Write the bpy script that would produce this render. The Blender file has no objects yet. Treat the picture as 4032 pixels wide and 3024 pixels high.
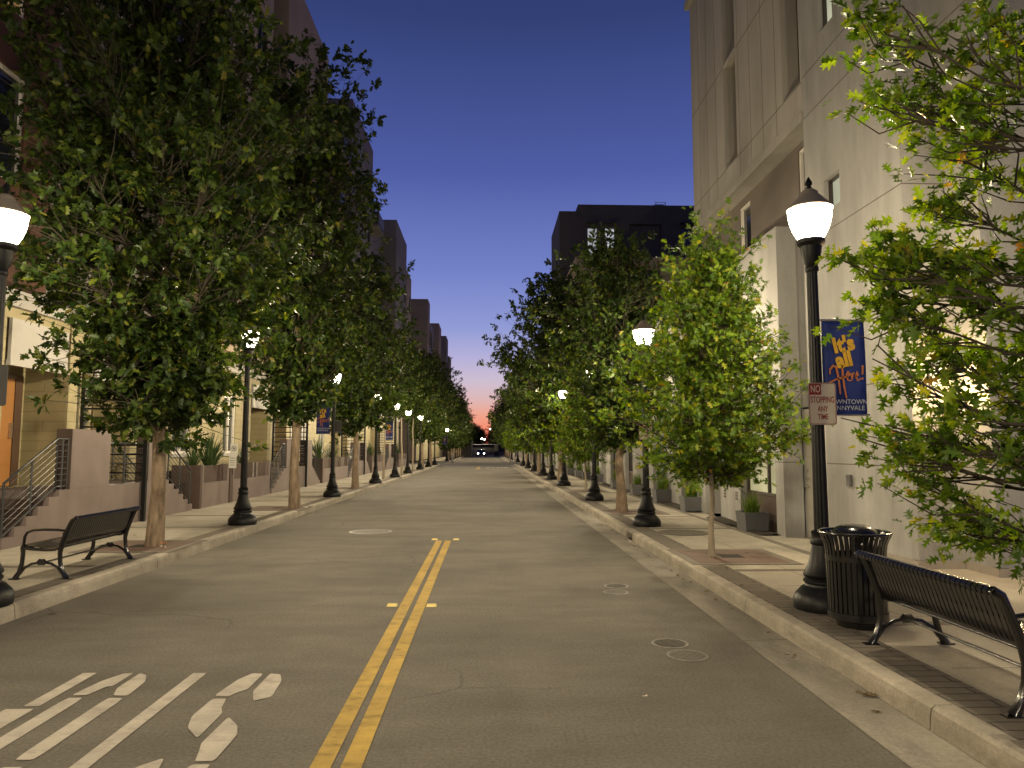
import bpy, math, random
import numpy as np
from mathutils import Vector, Matrix
PI = math.pi
scene = bpy.context.scene
COL = scene.collection
random.seed(7)

# ------------------------------------------------------------------ camera
cam_d = bpy.data.cameras.new("camera")
cam_d.sensor_width = 36.0
cam_d.lens = 2850.0 / 4032.0 * 36.0
cam_d.clip_start = 0.05
cam_d.clip_end = 9000.0
cam = bpy.data.objects.new("camera", cam_d)
COL.objects.link(cam)
cam.location = (0.0, 0.0, 1.65)
cam.rotation_euler = (math.radians(90 + 5.093), 0.0, math.radians(-1.929))
scene.camera = cam

# ------------------------------------------------------------------ world: dusk sky, sunset glow low along the street
def build_world():
    w = bpy.data.worlds.new("World")
    scene.world = w
    w.use_nodes = True
    nt = w.node_tree
    N, L = nt.nodes, nt.links
    N.clear()
    out = N.new("ShaderNodeOutputWorld")
    bg = N.new("ShaderNodeBackground")
    tc = N.new("ShaderNodeTexCoord")
    sep = N.new("ShaderNodeSeparateXYZ")
    L.new(tc.outputs["Generated"], sep.inputs[0])

    def ramp(stops):
        r = N.new("ShaderNodeValToRGB")
        el = r.color_ramp.elements
        while len(el) > 1:
            el.remove(el[-1])
        for i, (p, c) in enumerate(stops):
            e = el[0] if i == 0 else el.new(p)
            e.position = p
            lin = [((v / 255 + 0.055) / 1.055) ** 2.4 if v / 255 > 0.04045 else v / 255 / 12.92 for v in c]
            e.color = (*lin, 1)
        return r
    west = ramp([(0.0, (226, 84, 66)), (0.016, (240, 112, 90)), (0.03, (246, 146, 116)), (0.047, (240, 166, 142)),
                 (0.066, (222, 182, 180)), (0.092, (206, 190, 208)), (0.125, (180, 176, 217)), (0.165, (145, 156, 213)),
                 (0.24, (115, 129, 199)), (0.365, (79, 93, 164)), (0.53, (50, 64, 117)), (0.75, (38, 47, 86)), (1.0, (30, 38, 72))])
    east = ramp([(0.0, (70, 66, 96)), (0.1, (84, 84, 130)), (0.3, (66, 74, 124)), (0.6, (42, 50, 90)), (1.0, (30, 38, 72))])
    L.new(sep.outputs["Z"], west.inputs[0])
    L.new(sep.outputs["Z"], east.inputs[0])
    mr = N.new("ShaderNodeMapRange")
    mr.inputs["From Min"].default_value = -0.6
    mr.inputs["From Max"].default_value = 0.8
    L.new(sep.outputs["Y"], mr.inputs["Value"])
    mx = N.new("ShaderNodeMix")
    mx.data_type = "RGBA"
    L.new(mr.outputs[0], mx.inputs["Factor"])
    L.new(east.outputs[0], mx.inputs["A"])
    L.new(west.outputs[0], mx.inputs["B"])
    L.new(mx.outputs["Result"], bg.inputs["Color"])
    bg.inputs["Strength"].default_value = 1.0
    L.new(bg.outputs[0], out.inputs[0])
build_world()
scene.view_settings.view_transform = "Standard"
scene.view_settings.look = "None"
scene.view_settings.exposure = 0.0
scene.view_settings.gamma = 1.0
scene.cycles.use_denoising = True
scene.cycles.max_bounces = 6
scene.cycles.diffuse_bounces = 3
scene.cycles.glossy_bounces = 3
scene.cycles.transmission_bounces = 4
scene.cycles.transparent_max_bounces = 12
scene.cycles.sample_clamp_indirect = 3.0
LAMP_W = 1080.0
LAMP_COL = (1.0, 0.83, 0.54)

# ------------------------------------------------------------------ materials
def mat(name, col, rough=0.75, var=0.18, scale=2.5, bump=0.15, bscale=60.0, metal=0.0, spec=0.4, stretch=None, stain=0.0, coat=0.0, speck=0.0):
    m = bpy.data.materials.new(name)
    m.use_nodes = True
    nt = m.node_tree
    N, L = nt.nodes, nt.links
    b = N["Principled BSDF"]
    tc = N.new("ShaderNodeTexCoord")
    src = tc.outputs["Object"]
    if stretch:
        mp = N.new("ShaderNodeMapping")
        mp.inputs["Scale"].default_value = stretch
        L.new(src, mp.inputs[0])
        src = mp.outputs[0]
    n1 = N.new("ShaderNodeTexNoise")
    n1.inputs["Scale"].default_value = scale
    n1.inputs["Detail"].default_value = 8
    n1.inputs["Roughness"].default_value = 0.62
    L.new(src, n1.inputs["Vector"])
    r = N.new("ShaderNodeValToRGB")
    r.color_ramp.elements[0].position = 0.28
    r.color_ramp.elements[1].position = 0.72
    r.color_ramp.elements[0].color = (*[c * (1 - var) for c in col], 1)
    r.color_ramp.elements[1].color = (*[min(1, c * (1 + var)) for c in col], 1)
    L.new(n1.outputs["Fac"], r.inputs[0])
    colour = r.outputs[0]
    if stain > 0:
        n3 = N.new("ShaderNodeTexNoise")
        n3.inputs["Scale"].default_value = scale * 0.28
        n3.inputs["Detail"].default_value = 5
        n3.inputs["Distortion"].default_value = 0.6
        L.new(src, n3.inputs["Vector"])
        r3 = N.new("ShaderNodeValToRGB")
        r3.color_ramp.elements[0].position = 0.38
        r3.color_ramp.elements[1].position = 0.62
        r3.color_ramp.elements[0].color = (1 - stain, 1 - stain, 1 - stain, 1)
        r3.color_ramp.elements[1].color = (1, 1, 1, 1)
        L.new(n3.outputs["Fac"], r3.inputs[0])
        mm = N.new("ShaderNodeMix")
        mm.data_type = "RGBA"
        mm.blend_type = "MULTIPLY"
        mm.inputs["Factor"].default_value = 1.0
        L.new(colour, mm.inputs["A"])
        L.new(r3.outputs[0], mm.inputs["B"])
        colour = mm.outputs["Result"]
    if speck > 0:
        n4 = N.new("ShaderNodeTexNoise")
        n4.inputs["Scale"].default_value = 45
        n4.inputs["Detail"].default_value = 3
        L.new(tc.outputs["Object"], n4.inputs["Vector"])
        r4 = N.new("ShaderNodeMapRange")
        r4.inputs["From Min"].default_value = 0.3
        r4.inputs["From Max"].default_value = 0.7
        r4.inputs["To Min"].default_value = 1 - speck
        r4.inputs["To Max"].default_value = 1 + speck
        L.new(n4.outputs["Fac"], r4.inputs["Value"])
        mm = N.new("ShaderNodeMix")
        mm.data_type = "RGBA"
        mm.blend_type = "MULTIPLY"
        mm.inputs["Factor"].default_value = 1.0
        L.new(colour, mm.inputs["A"])
        L.new(r4.outputs[0], mm.inputs["B"])
        colour = mm.outputs["Result"]
    L.new(colour, b.inputs["Base Color"])
    b.inputs["Roughness"].default_value = rough
    b.inputs["Metallic"].default_value = metal
    b.inputs["Specular IOR Level"].default_value = spec
    if coat:
        b.inputs["Coat Weight"].default_value = coat
        b.inputs["Coat Roughness"].default_value = 0.12
    if bump > 0:
        n2 = N.new("ShaderNodeTexNoise")
        n2.inputs["Scale"].default_value = bscale
        n2.inputs["Detail"].default_value = 5
        L.new(tc.outputs["Object"], n2.inputs["Vector"])
        bp = N.new("ShaderNodeBump")
        bp.inputs["Strength"].default_value = bump
        bp.inputs["Distance"].default_value = 0.02
        L.new(n2.outputs["Fac"], bp.inputs["Height"])
        L.new(bp.outputs[0], b.inputs["Normal"])
    return m

def wear(m, scale=7.0, amount=0.45, dark=0.45, stretch=(1, 1, 1), cracks=0.0):
    """scuffs (stretched noise) and, for asphalt, hairline cracks laid over a material's colour"""
    N, L = m.node_tree.nodes, m.node_tree.links
    b = N["Principled BSDF"]
    old = b.inputs["Base Color"].links[0].from_socket
    tc = N.new("ShaderNodeTexCoord")
    mp = N.new("ShaderNodeMapping")
    mp.inputs["Scale"].default_value = stretch
    L.new(tc.outputs["Object"], mp.inputs[0])
    n = N.new("ShaderNodeTexNoise")
    n.inputs["Scale"].default_value = scale
    n.inputs["Detail"].default_value = 9
    n.inputs["Roughness"].default_value = 0.7
    L.new(mp.outputs[0], n.inputs["Vector"])
    r = N.new("ShaderNodeMapRange")
    r.inputs["From Min"].default_value = 0.50
    r.inputs["From Max"].default_value = 0.68
    r.inputs["To Max"].default_value = amount
    L.new(n.outputs["Fac"], r.inputs["Value"])
    fac = r.outputs[0]
    if cracks:
        v = N.new("ShaderNodeTexVoronoi")
        v.feature = "DISTANCE_TO_EDGE"
        v.inputs["Scale"].default_value = 0.42
        ds = N.new("ShaderNodeTexNoise")
        ds.inputs["Scale"].default_value = 1.6
        ds.inputs["Detail"].default_value = 6
        L.new(tc.outputs["Object"], ds.inputs["Vector"])
        mxv = N.new("ShaderNodeMix")
        mxv.data_type = "RGBA"
        mxv.inputs["Factor"].default_value = 0.22
        L.new(tc.outputs["Object"], mxv.inputs["A"])
        L.new(ds.outputs["Color"], mxv.inputs["B"])
        L.new(mxv.outputs["Result"], v.inputs["Vector"])
        c = N.new("ShaderNodeMapRange")
        c.inputs["From Min"].default_value = 0.0015
        c.inputs["From Max"].default_value = 0.006
        c.inputs["To Min"].default_value = cracks
        c.inputs["To Max"].default_value = 0.0
        L.new(v.outputs["Distance"], c.inputs["Value"])
        ms = N.new("ShaderNodeTexNoise")
        ms.inputs["Scale"].default_value = 0.35
        L.new(tc.outputs["Object"], ms.inputs["Vector"])
        mr = N.new("ShaderNodeMapRange")
        mr.inputs["From Min"].default_value = 0.5
        mr.inputs["From Max"].default_value = 0.6
        L.new(ms.outputs["Fac"], mr.inputs["Value"])
        k = N.new("ShaderNodeMath")
        k.operation = "MULTIPLY"
        L.new(c.outputs[0], k.inputs[0])
        L.new(mr.outputs[0], k.inputs[1])
        k2 = N.new("ShaderNodeMath")
        k2.operation = "MAXIMUM"
        L.new(k.outputs[0], k2.inputs[0])
        L.new(fac, k2.inputs[1])
        fac = k2.outputs[0]
    mm = N.new("ShaderNodeMix")
    mm.data_type = "RGBA"
    mm.blend_type = "MULTIPLY"
    mm.inputs["B"].default_value = (dark, dark, dark, 1)
    L.new(fac, mm.inputs["Factor"])
    L.new(old, mm.inputs["A"])
    L.new(mm.outputs["Result"], b.inputs["Base Color"])

def emit_mat(name, col, strength, sampled=False):
    m = bpy.data.materials.new(name)
    m.use_nodes = True
    nt = m.node_tree
    nt.nodes.clear()
    o = nt.nodes.new("ShaderNodeOutputMaterial")
    e = nt.nodes.new("ShaderNodeEmission")
    e.inputs[0].default_value = (*col, 1)
    e.inputs[1].default_value = strength
    nt.links.new(e.outputs[0], o.inputs[0])
    if not sampled:
        m.cycles.emission_sampling = "NONE"
    return m

def globe_mat():
    m = bpy.data.materials.new("lamp_globe_glass")
    m.use_nodes = True
    nt = m.node_tree
    nt.nodes.clear()
    o = nt.nodes.new("ShaderNodeOutputMaterial")
    e = nt.nodes.new("ShaderNodeEmission")
    e.inputs[0].default_value = (1.0, 0.9, 0.7, 1)
    e.inputs[1].default_value = 45.0
    t = nt.nodes.new("ShaderNodeBsdfTransparent")
    a = nt.nodes.new("ShaderNodeMixShader")
    a.inputs[0].default_value = 0.85
    nt.links.new(e.outputs[0], a.inputs[1])
    nt.links.new(t.outputs[0], a.inputs[2])
    nt.links.new(a.outputs[0], o.inputs[0])
    m.cycles.emission_sampling = "NONE"
    return m

def lit_glass(name, col, strength, scale=1.5):
    """a window lit from inside: soft uneven glow under a glossy pane"""
    m = bpy.data.materials.new(name)
    m.use_nodes = True
    N, L = m.node_tree.nodes, m.node_tree.links
    b = N["Principled BSDF"]
    b.inputs["Base Color"].default_value = (0.03, 0.03, 0.03, 1)
    b.inputs["Roughness"].default_value = 0.08
    tc = N.new("ShaderNodeTexCoord")
    n = N.new("ShaderNodeTexNoise")
    n.inputs["Scale"].default_value = scale
    L.new(tc.outputs["Object"], n.inputs["Vector"])
    r = N.new("ShaderNodeValToRGB")
    r.color_ramp.elements[0].position = 0.35
    r.color_ramp.elements[1].position = 0.7
    r.color_ramp.elements[0].color = (*[c * 0.55 for c in col], 1)
    r.color_ramp.elements[1].color = (*col, 1)
    L.new(n.outputs["Fac"], r.inputs[0])
    L.new(r.outputs[0], b.inputs["Emission Color"])
    b.inputs["Emission Strength"].default_value = strength
    m.cycles.emission_sampling = "NONE"
    return m

def leaf_mat(name, cols, trans=0.4, rough=0.52):
    m = bpy.data.materials.new(name)
    m.use_nodes = True
    N, L = m.node_tree.nodes, m.node_tree.links
    out = N["Material Output"]
    b = N["Principled BSDF"]
    g = N.new("ShaderNodeNewGeometry")
    r = N.new("ShaderNodeValToRGB")
    el = r.color_ramp.elements
    while len(el) > 1:
        el.remove(el[-1])
    for i, (p, c) in enumerate(cols):
        e = el[0] if i == 0 else el.new(p)
        e.position = p
        e.color = (*c, 1)
    L.new(g.outputs["Random Per Island"], r.inputs[0])
    L.new(r.outputs[0], b.inputs["Base Color"])
    b.inputs["Roughness"].default_value = rough
    b.inputs["Specular IOR Level"].default_value = 0.32
    t = N.new("ShaderNodeBsdfTranslucent")
    hs = N.new("ShaderNodeHueSaturation")
    hs.inputs["Hue"].default_value = 0.485
    hs.inputs["Saturation"].default_value = 1.1
    hs.inputs["Value"].default_value = 1.5
    L.new(r.outputs[0], hs.inputs["Color"])
    L.new(hs.outputs[0], t.inputs[0])
    a = N.new("ShaderNodeMixShader")
    a.inputs[0].default_value = trans
    L.new(b.outputs[0], a.inputs[1])
    L.new(t.outputs[0], a.inputs[2])
    L.new(a.outputs[0], out.inputs[0])
    return m

def siding_mat(name, col, course=0.2, lap=0.5, rough=0.7, brick_w=None, mortar=0.45, flat=False):
    """lapped boards or block courses drawn by a brick texture in the wall's own plane"""
    m = mat(name, col, rough=rough, var=0.16, scale=1.8, bump=0.0, stain=0.12)
    N, L = m.node_tree.nodes, m.node_tree.links
    b = N["Principled BSDF"]
    tc = N.new("ShaderNodeTexCoord")
    sep = N.new("ShaderNodeSeparateXYZ")
    L.new(tc.outputs["Object"], sep.inputs[0])
    add = N.new("ShaderNodeMath")
    add.operation = "ADD"
    L.new(sep.outputs["X"], add.inputs[0])
    L.new(sep.outputs["Y"], add.inputs[1])
    cmb = N.new("ShaderNodeCombineXYZ")
    L.new(sep.outputs["X"] if flat else add.outputs[0], cmb.inputs["X"])
    L.new(sep.outputs["Y"] if flat else sep.outputs["Z"], cmb.inputs["Y"])
    bt = N.new("ShaderNodeTexBrick")
    bt.inputs["Scale"].default_value = 1.0
    bt.inputs["Row Height"].default_value = course
    bt.inputs["Brick Width"].default_value = brick_w or 2.4
    bt.inputs["Mortar Size"].default_value = 0.008
    bt.inputs["Color1"].default_value = (1, 1, 1, 1)
    bt.inputs["Color2"].default_value = (0.86, 0.86, 0.86, 1)
    bt.inputs["Mortar"].default_value = (mortar, mortar, mortar, 1)
    L.new(cmb.outputs[0], bt.inputs["Vector"])
    old = b.inputs["Base Color"].links[0].from_socket
    mm = N.new("ShaderNodeMix")
    mm.data_type = "RGBA"
    mm.blend_type = "MULTIPLY"
    mm.inputs["Factor"].default_value = lap
    L.new(old, mm.inputs["A"])
    L.new(bt.outputs["Color"], mm.inputs["B"])
    L.new(mm.outputs["Result"], b.inputs["Base Color"])
    bp = N.new("ShaderNodeBump")
    bp.inputs["Strength"].default_value = 0.5
    bp.inputs["Distance"].default_value = 0.02
    L.new(bt.outputs["Fac"], bp.inputs["Height"])
    bp.invert = True
    L.new(bp.outputs[0], b.inputs["Normal"])
    return m

M = {}
M["asphalt"] = mat("asphalt", (0.150, 0.136, 0.114), 0.88, 0.13, 3.0, 0.5, 150, stretch=(0.45, 1.0, 1), stain=0.18, spec=0.25, speck=0.20)  # stain streaks across the lane partly paint in leaf shade
M["ground"] = mat("earth", (0.05, 0.05, 0.04), 0.95, 0.3, 0.3, 0.0)
M["kerb"] = mat("kerb_concrete", (0.36, 0.32, 0.26), 0.85, 0.22, 3.5, 0.3, 70, stain=0.25, speck=0.12)
M["gutter"] = mat("gutter_concrete", (0.25, 0.225, 0.185), 0.85, 0.22, 2.2, 0.3, 90, stretch=(1.6, 0.6, 1), stain=0.35, speck=0.14)
M["sidewalk"] = mat("sidewalk_concrete", (0.36, 0.325, 0.265), 0.85, 0.14, 2.2, 0.22, 110, stain=0.18, speck=0.10)
M["paver"] = siding_mat("dark_brick_paver", (0.155, 0.132, 0.105), 0.115, 0.9, 0.85, 0.5, 0.30, True)
M["band"] = mat("dark_concrete_band", (0.14, 0.122, 0.10), 0.85, 0.18, 6, 0.2, 90)
M["grate"] = siding_mat("rusty_grate", (0.135, 0.085, 0.065), 0.06, 0.6, 0.8, 0.12, 0.4, True)
M["hole"] = mat("soil_and_drain_shade", (0.012, 0.010, 0.008), 0.95, 0.3, 20, 0.0)
M["mulch"] = mat("mulch", (0.028, 0.022, 0.017), 0.95, 0.6, 25, 0.9, 60)
M["yellow"] = mat("worn_yellow_paint", (0.44, 0.29, 0.05), 0.75, 0.16, 8, 0.3, 140, stain=0.22)
M["white_paint"] = mat("worn_white_paint", (0.44, 0.40, 0.34), 0.75, 0.12, 10, 0.3, 140, stain=0.16)
M["black_metal"] = mat("black_paint_metal", (0.006, 0.006, 0.007), 0.45, 0.25, 8, 0.12, 40, spec=0.3)
M["gloss_black"] = mat("gloss_black_coating", (0.008, 0.008, 0.009), 0.22, 0.25, 8, 0.04, 60, spec=0.5, coat=0.6)
M["globe"] = globe_mat()
M["cap"] = mat("lamp_cap_metal", (0.20, 0.17, 0.14), 0.5, 0.1, 8, 0.0)
M["wall_pale"] = mat("pale_concrete_wall", (0.272, 0.264, 0.256), 0.85, 0.20, 2.6, 0.25, 40, stretch=(1, 1, 0.22), stain=0.22, speck=0.05)
M["wall_panel"] = mat("beige_cement_panel", (0.325, 0.302, 0.270), 0.8, 0.13, 2.2, 0.15, 50, stretch=(1, 1, 0.2), stain=0.14)
M["wall_brown"] = mat("brown_stucco", (0.125, 0.105, 0.092), 0.85, 0.12, 1.2, 0.15, 60)
M["wall_dark"] = mat("charcoal_stucco", (0.075, 0.068, 0.066), 0.85, 0.12, 1.2, 0.15, 60)
M["joint"] = mat("panel_joint", (0.09, 0.08, 0.07), 0.9, 0.1, 3, 0.0)
M["plinth"] = mat("plinth_concrete", (0.24, 0.21, 0.18), 0.85, 0.12, 2, 0.1, 60)
M["pink"] = mat("mauve_stucco", (0.158, 0.124, 0.116), 0.85, 0.10, 1.5, 0.25, 70, stain=0.14)
M["dark_brown"] = mat("dark_brown_stucco", (0.065, 0.043, 0.036), 0.85, 0.15, 2, 0.2, 60)
M["siding"] = siding_mat("yellow_lap_siding", (0.31, 0.265, 0.15), 0.2, 0.55)
M["block"] = siding_mat("yellow_stone_block", (0.33, 0.285, 0.17), 0.2, 0.6, 0.8, 0.45)
M["olive"] = siding_mat("olive_siding", (0.28, 0.235, 0.12), 0.2, 0.45)
M["redbrown"] = mat("red_brown_stucco", (0.072, 0.030, 0.019), 0.85, 0.14, 1.0, 0.15, 60)
M["tan"] = mat("tan_stucco", (0.30, 0.235, 0.17), 0.85, 0.10, 0.8, 0.15, 60, stain=0.1)
M["grey_wall"] = mat("grey_stucco", (0.17, 0.155, 0.15), 0.85, 0.12, 0.9, 0.15, 60, stain=0.1)
M["white_trim"] = mat("white_trim", (0.34, 0.325, 0.31), 0.6, 0.06, 2, 0.05, 60)
M["cream_trim"] = mat("cream_trim", (0.50, 0.43, 0.28), 0.6, 0.06, 2, 0.05, 60)
M["orange_door"] = mat("orange_door", (0.30, 0.135, 0.04), 0.5, 0.10, 2.0, 0.05, 60, stretch=(1, 1, 0.3))
M["brown_door"] = mat("dark_door_frame", (0.07, 0.04, 0.025), 0.5, 0.12, 3, 0.05, 60)
M["grey_door"] = mat("painted_steel_door", (0.40, 0.375, 0.33), 0.55, 0.08, 1.5, 0.06, 60, stain=0.15)
M["steel"] = mat("brushed_steel", (0.55, 0.53, 0.50), 0.3, 0.08, 20, 0.0, metal=1.0)
M["rail"] = mat("grey_rail_metal", (0.030, 0.032, 0.036), 0.4, 0.1, 6, 0.0)
M["mesh_panel"] = mat("charcoal_rail_panel", (0.035, 0.036, 0.042), 0.55, 0.15, 6, 0.1)
M["frame_dark"] = mat("bronze_window_frame", (0.035, 0.027, 0.022), 0.4, 0.1, 6, 0.0)
M["frame_white"] = mat("white_window_frame", (0.60, 0.56, 0.53), 0.55, 0.05, 6, 0.0)
M["glass"] = mat("dark_glass", (0.012, 0.014, 0.018), 0.06, 0.1, 2, 0.0, spec=0.7)
M["glass_grey"] = mat("greenish_glass", (0.055, 0.062, 0.06), 0.10, 0.2, 1, 0.0, spec=0.7)
M["lit_store"] = lit_glass("lit_storefront_glass", (0.50, 0.45, 0.24), 1.05, 0.8)
M["lit_store_dim"] = lit_glass("dim_storefront_glass", (0.22, 0.25, 0.18), 0.6, 0.8)
M["lit_white"] = lit_glass("lit_white_window", (0.85, 0.87, 0.92), 0.75, 0.5)
M["lit_amber"] = lit_glass("lit_amber_window", (0.62, 0.34, 0.10), 0.55, 0.9)
M["lit_green"] = lit_glass("lit_pale_window", (0.62, 0.62, 0.44), 1.1, 0.5)
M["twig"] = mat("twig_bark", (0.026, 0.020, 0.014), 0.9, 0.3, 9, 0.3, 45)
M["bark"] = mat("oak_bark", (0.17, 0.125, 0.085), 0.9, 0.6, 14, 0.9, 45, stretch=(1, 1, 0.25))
M["bark_young"] = mat("young_bark", (0.24, 0.20, 0.15), 0.85, 0.25, 9, 0.5, 60, stretch=(1, 1, 0.3))
M["oak"] = leaf_mat("oak_leaves", [(0.0, (0.011, 0.025, 0.005)), (0.40, (0.021, 0.042, 0.006)), (0.82, (0.045, 0.074, 0.009)), (0.97, (0.100, 0.122, 0.014)), (1.0, (0.11, 0.09, 0.02))])
M["oak_young"] = leaf_mat("young_oak_leaves", [(0.0, (0.030, 0.066, 0.006)), (0.45, (0.070, 0.135, 0.009)), (0.88, (0.150, 0.215, 0.013)), (0.985, (0.25, 0.25, 0.02)), (1.0, (0.28, 0.15, 0.02))], 0.42)
M["grassy"] = leaf_mat("ornamental_grass_blades", [(0.0, (0.05, 0.10, 0.015)), (1.0, (0.13, 0.20, 0.03))], 0.4, 0.5)
M["yucca"] = leaf_mat("strap_leaves", [(0.0, (0.025, 0.050, 0.020)), (0.7, (0.05, 0.085, 0.03)), (1.0, (0.10, 0.13, 0.05))], 0.25, 0.4)
M["planter"] = mat("slate_planter", (0.095, 0.095, 0.10), 0.7, 0.12, 3, 0.15, 60)
M["banner_blue"] = mat("blue_banner_cloth", (0.012, 0.028, 0.17), 0.7, 0.12, 3, 0.1, 120)
M["banner_gold"] = mat("gold_ink", (0.62, 0.36, 0.03), 0.7, 0.06, 5, 0.0)
M["banner_orange"] = mat("orange_ink", (0.48, 0.16, 0.045), 0.7, 0.2, 5, 0.0)
M["banner_white"] = mat("white_ink", (0.55, 0.57, 0.60), 0.7, 0.05, 5, 0.0)
M["sign_white"] = mat("sign_white", (0.52, 0.46, 0.38), 0.5, 0.05, 4, 0.0)
M["sign_red"] = mat("sign_red", (0.22, 0.018, 0.018), 0.5, 0.05, 4, 0.0)
M["sign_back"] = mat("sign_back_metal", (0.075, 0.072, 0.075), 0.45, 0.12, 6, 0.0, metal=0.3)
M["paper"] = mat("paper_white", (0.62, 0.6, 0.56), 0.7, 0.05, 4, 0.0)
M["ink"] = mat("grey_ink", (0.10, 0.10, 0.10), 0.7, 0.05, 4, 0.0)
M["iron"] = mat("cast_iron", (0.10, 0.09, 0.075), 0.6, 0.25, 12, 0.4, 60)
M["iron_worn"] = mat("worn_cast_iron", (0.175, 0.16, 0.14), 0.45, 0.25, 12, 0.4, 60)
M["lid"] = mat("asphalt_coloured_lid", (0.135, 0.122, 0.105), 0.6, 0.2, 12, 0.3, 60)
M["reflector"] = mat("yellow_reflector", (0.75, 0.60, 0.22), 0.25, 0.1, 10, 0.0)
M["car_paint"] = mat("dark_car_paint", (0.03, 0.032, 0.038), 0.25, 0.1, 3, 0.0, coat=0.8)
M["tyre"] = mat("tyre_rubber", (0.012, 0.012, 0.012), 0.85, 0.1, 3, 0.0)
M["headlight"] = emit_mat("headlight", (1.0, 0.96, 0.88), 14.0)
M["sconce"] = emit_mat("wall_lamp_diffuser", (1.0, 0.78, 0.45), 5.0)
M["litter"] = mat("paper_litter", (0.60, 0.52, 0.44), 0.8, 0.15, 12, 0.0)
M["orange_litter"] = mat("orange_wrapper", (0.55, 0.20, 0.08), 0.7, 0.15, 12, 0.0)

wear(M["asphalt"], 1.3, 0.36, 0.62, (0.9, 0.22, 1), 0.75)
wear(M["yellow"], 5.0, 0.75, 0.42, (1.0, 2.2, 1))
wear(M["white_paint"], 6.0, 0.6, 0.45, (1.0, 1.6, 1))
wear(M["gutter"], 2.2, 0.6, 0.5, (1.4, 0.5, 1))
wear(M["kerb"], 3.0, 0.6, 0.5, (1.0, 0.7, 2))
wear(M["sidewalk"], 2.6, 0.4, 0.6)
wear(M["pink"], 2.2, 0.35, 0.6, (1, 1, 0.35))
# ------------------------------------------------------------------ mesh helpers
class MB:
    def __init__(s):
        s.v, s.f, s.mi = [], [], []
        s.cur = 0

    def add(s, vs, fs):
        o = len(s.v)
        s.v.extend([tuple(p) for p in vs])
        for f in fs:
            s.f.append([i + o for i in f])
            s.mi.append(s.cur)
        return s

    def box(s, x0, x1, y0, y1, z0, z1):
        x0, x1 = min(x0, x1), max(x0, x1)
        y0, y1 = min(y0, y1), max(y0, y1)
        z0, z1 = min(z0, z1), max(z0, z1)
        return s.add([(x0, y0, z0), (x1, y0, z0), (x1, y1, z0), (x0, y1, z0), (x0, y0, z1), (x1, y0, z1), (x1, y1, z1), (x0, y1, z1)],
                     [(0, 3, 2, 1), (4, 5, 6, 7), (0, 1, 5, 4), (1, 2, 6, 5), (2, 3, 7, 6), (3, 0, 4, 7)])

    def quad(s, a, b, c, d):
        return s.add([a, b, c, d], [(0, 1, 2, 3)])

    def poly(s, pts):
        return s.add(pts, [tuple(range(len(pts)))])

    def prism(s, pts2, z0, z1, f=lambda x, y, z: (x, y, z)):
        n = len(pts2)
        vs = [f(x, y, z0) for x, y in pts2] + [f(x, y, z1) for x, y in pts2]
        fs = [tuple(reversed(range(n))), tuple(range(n, 2 * n))] + [(i, (i + 1) % n, n + (i + 1) % n, n + i) for i in range(n)]
        return s.add(vs, fs)

    def tube(s, pts, r, n=8, ell=None, caps=True):
        """swept round (or elliptic) bar through pts; r is one radius or one per point"""
        P = [Vector(p) for p in pts]
        R = [r] * len(P) if isinstance(r, (int, float)) else list(r)
        T = []
        for i in range(len(P)):
            d = P[min(i + 1, len(P) - 1)] - P[max(i - 1, 0)]
            T.append(d.normalized() if d.length > 1e-9 else Vector((0, 0, 1)))
        ref = Vector((0, 0, 1)) if abs(T[0].z) < 0.9 else Vector((0, 1, 0))
        A = T[0].cross(ref).normalized()
        vs = []
        for i, p in enumerate(P):
            A = (A - T[i] * A.dot(T[i]))
            A = A.normalized() if A.length > 1e-6 else T[i].orthogonal().normalized()
            B = T[i].cross(A)
            ka, kb = ell or (1, 1)
            for k in range(n):
                a = 2 * PI * k / n
                vs.append(p + A * math.cos(a) * R[i] * ka + B * math.sin(a) * R[i] * kb)
        fs = []
        for i in range(len(P) - 1):
            for k in range(n):
                k2 = (k + 1) % n
                fs.append((i * n + k, i * n + k2, (i + 1) * n + k2, (i + 1) * n + k))
        if caps:
            fs.append(tuple(reversed(range(n))))
            fs.append(tuple(range((len(P) - 1) * n, len(P) * n)))
        return s.add(vs, fs)

    def lathe(s, prof, n=24, flute=0.0, nf=0, c=(0, 0, 0), caps=True):
        vs = []
        for r, z in prof:
            for k in range(n):
                a = 2 * PI * k / n
                rr = r * (1 + flute * (math.cos(nf * a) if nf else 0))
                vs.append((c[0] + rr * math.cos(a), c[1] + rr * math.sin(a), c[2] + z))
        fs = []
        for i in range(len(prof) - 1):
            for k in range(n):
                k2 = (k + 1) % n
                fs.append((i * n + k, i * n + k2, (i + 1) * n + k2, (i + 1) * n + k))
        if caps:
            fs.append(tuple(reversed(range(n))))
            fs.append(tuple(range((len(prof) - 1) * n, len(prof) * n)))
        return s.add(vs, fs)

    def build(s, name, mats, parent=None, smooth=False, bevel=0.0):
        me = bpy.data.meshes.new(name)
        me.from_pydata(s.v, [], s.f)
        for m_ in (mats if isinstance(mats, (list, tuple)) else [mats]):
            me.materials.append(m_)
        if max(s.mi, default=0) > 0:
            me.polygons.foreach_set("material_index", s.mi)
        if smooth:
            me.polygons.foreach_set("use_smooth", [True] * len(me.polygons))
            me.set_sharp_from_angle(angle=math.radians(38))
        me.update()
        o = bpy.data.objects.new(name, me)
        COL.objects.link(o)
        if parent is not None:
            o.parent = parent
        if bevel > 0:
            b = o.modifiers.new("bevel", "BEVEL")
            b.width = bevel
            b.segments = 2
            b.limit_method = "ANGLE"
        return o

def mesh_obj(name, me, parent=None):
    o = bpy.data.objects.new(name, me)
    COL.objects.link(o)
    if parent is not None:
        o.parent = parent
    return o

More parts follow.
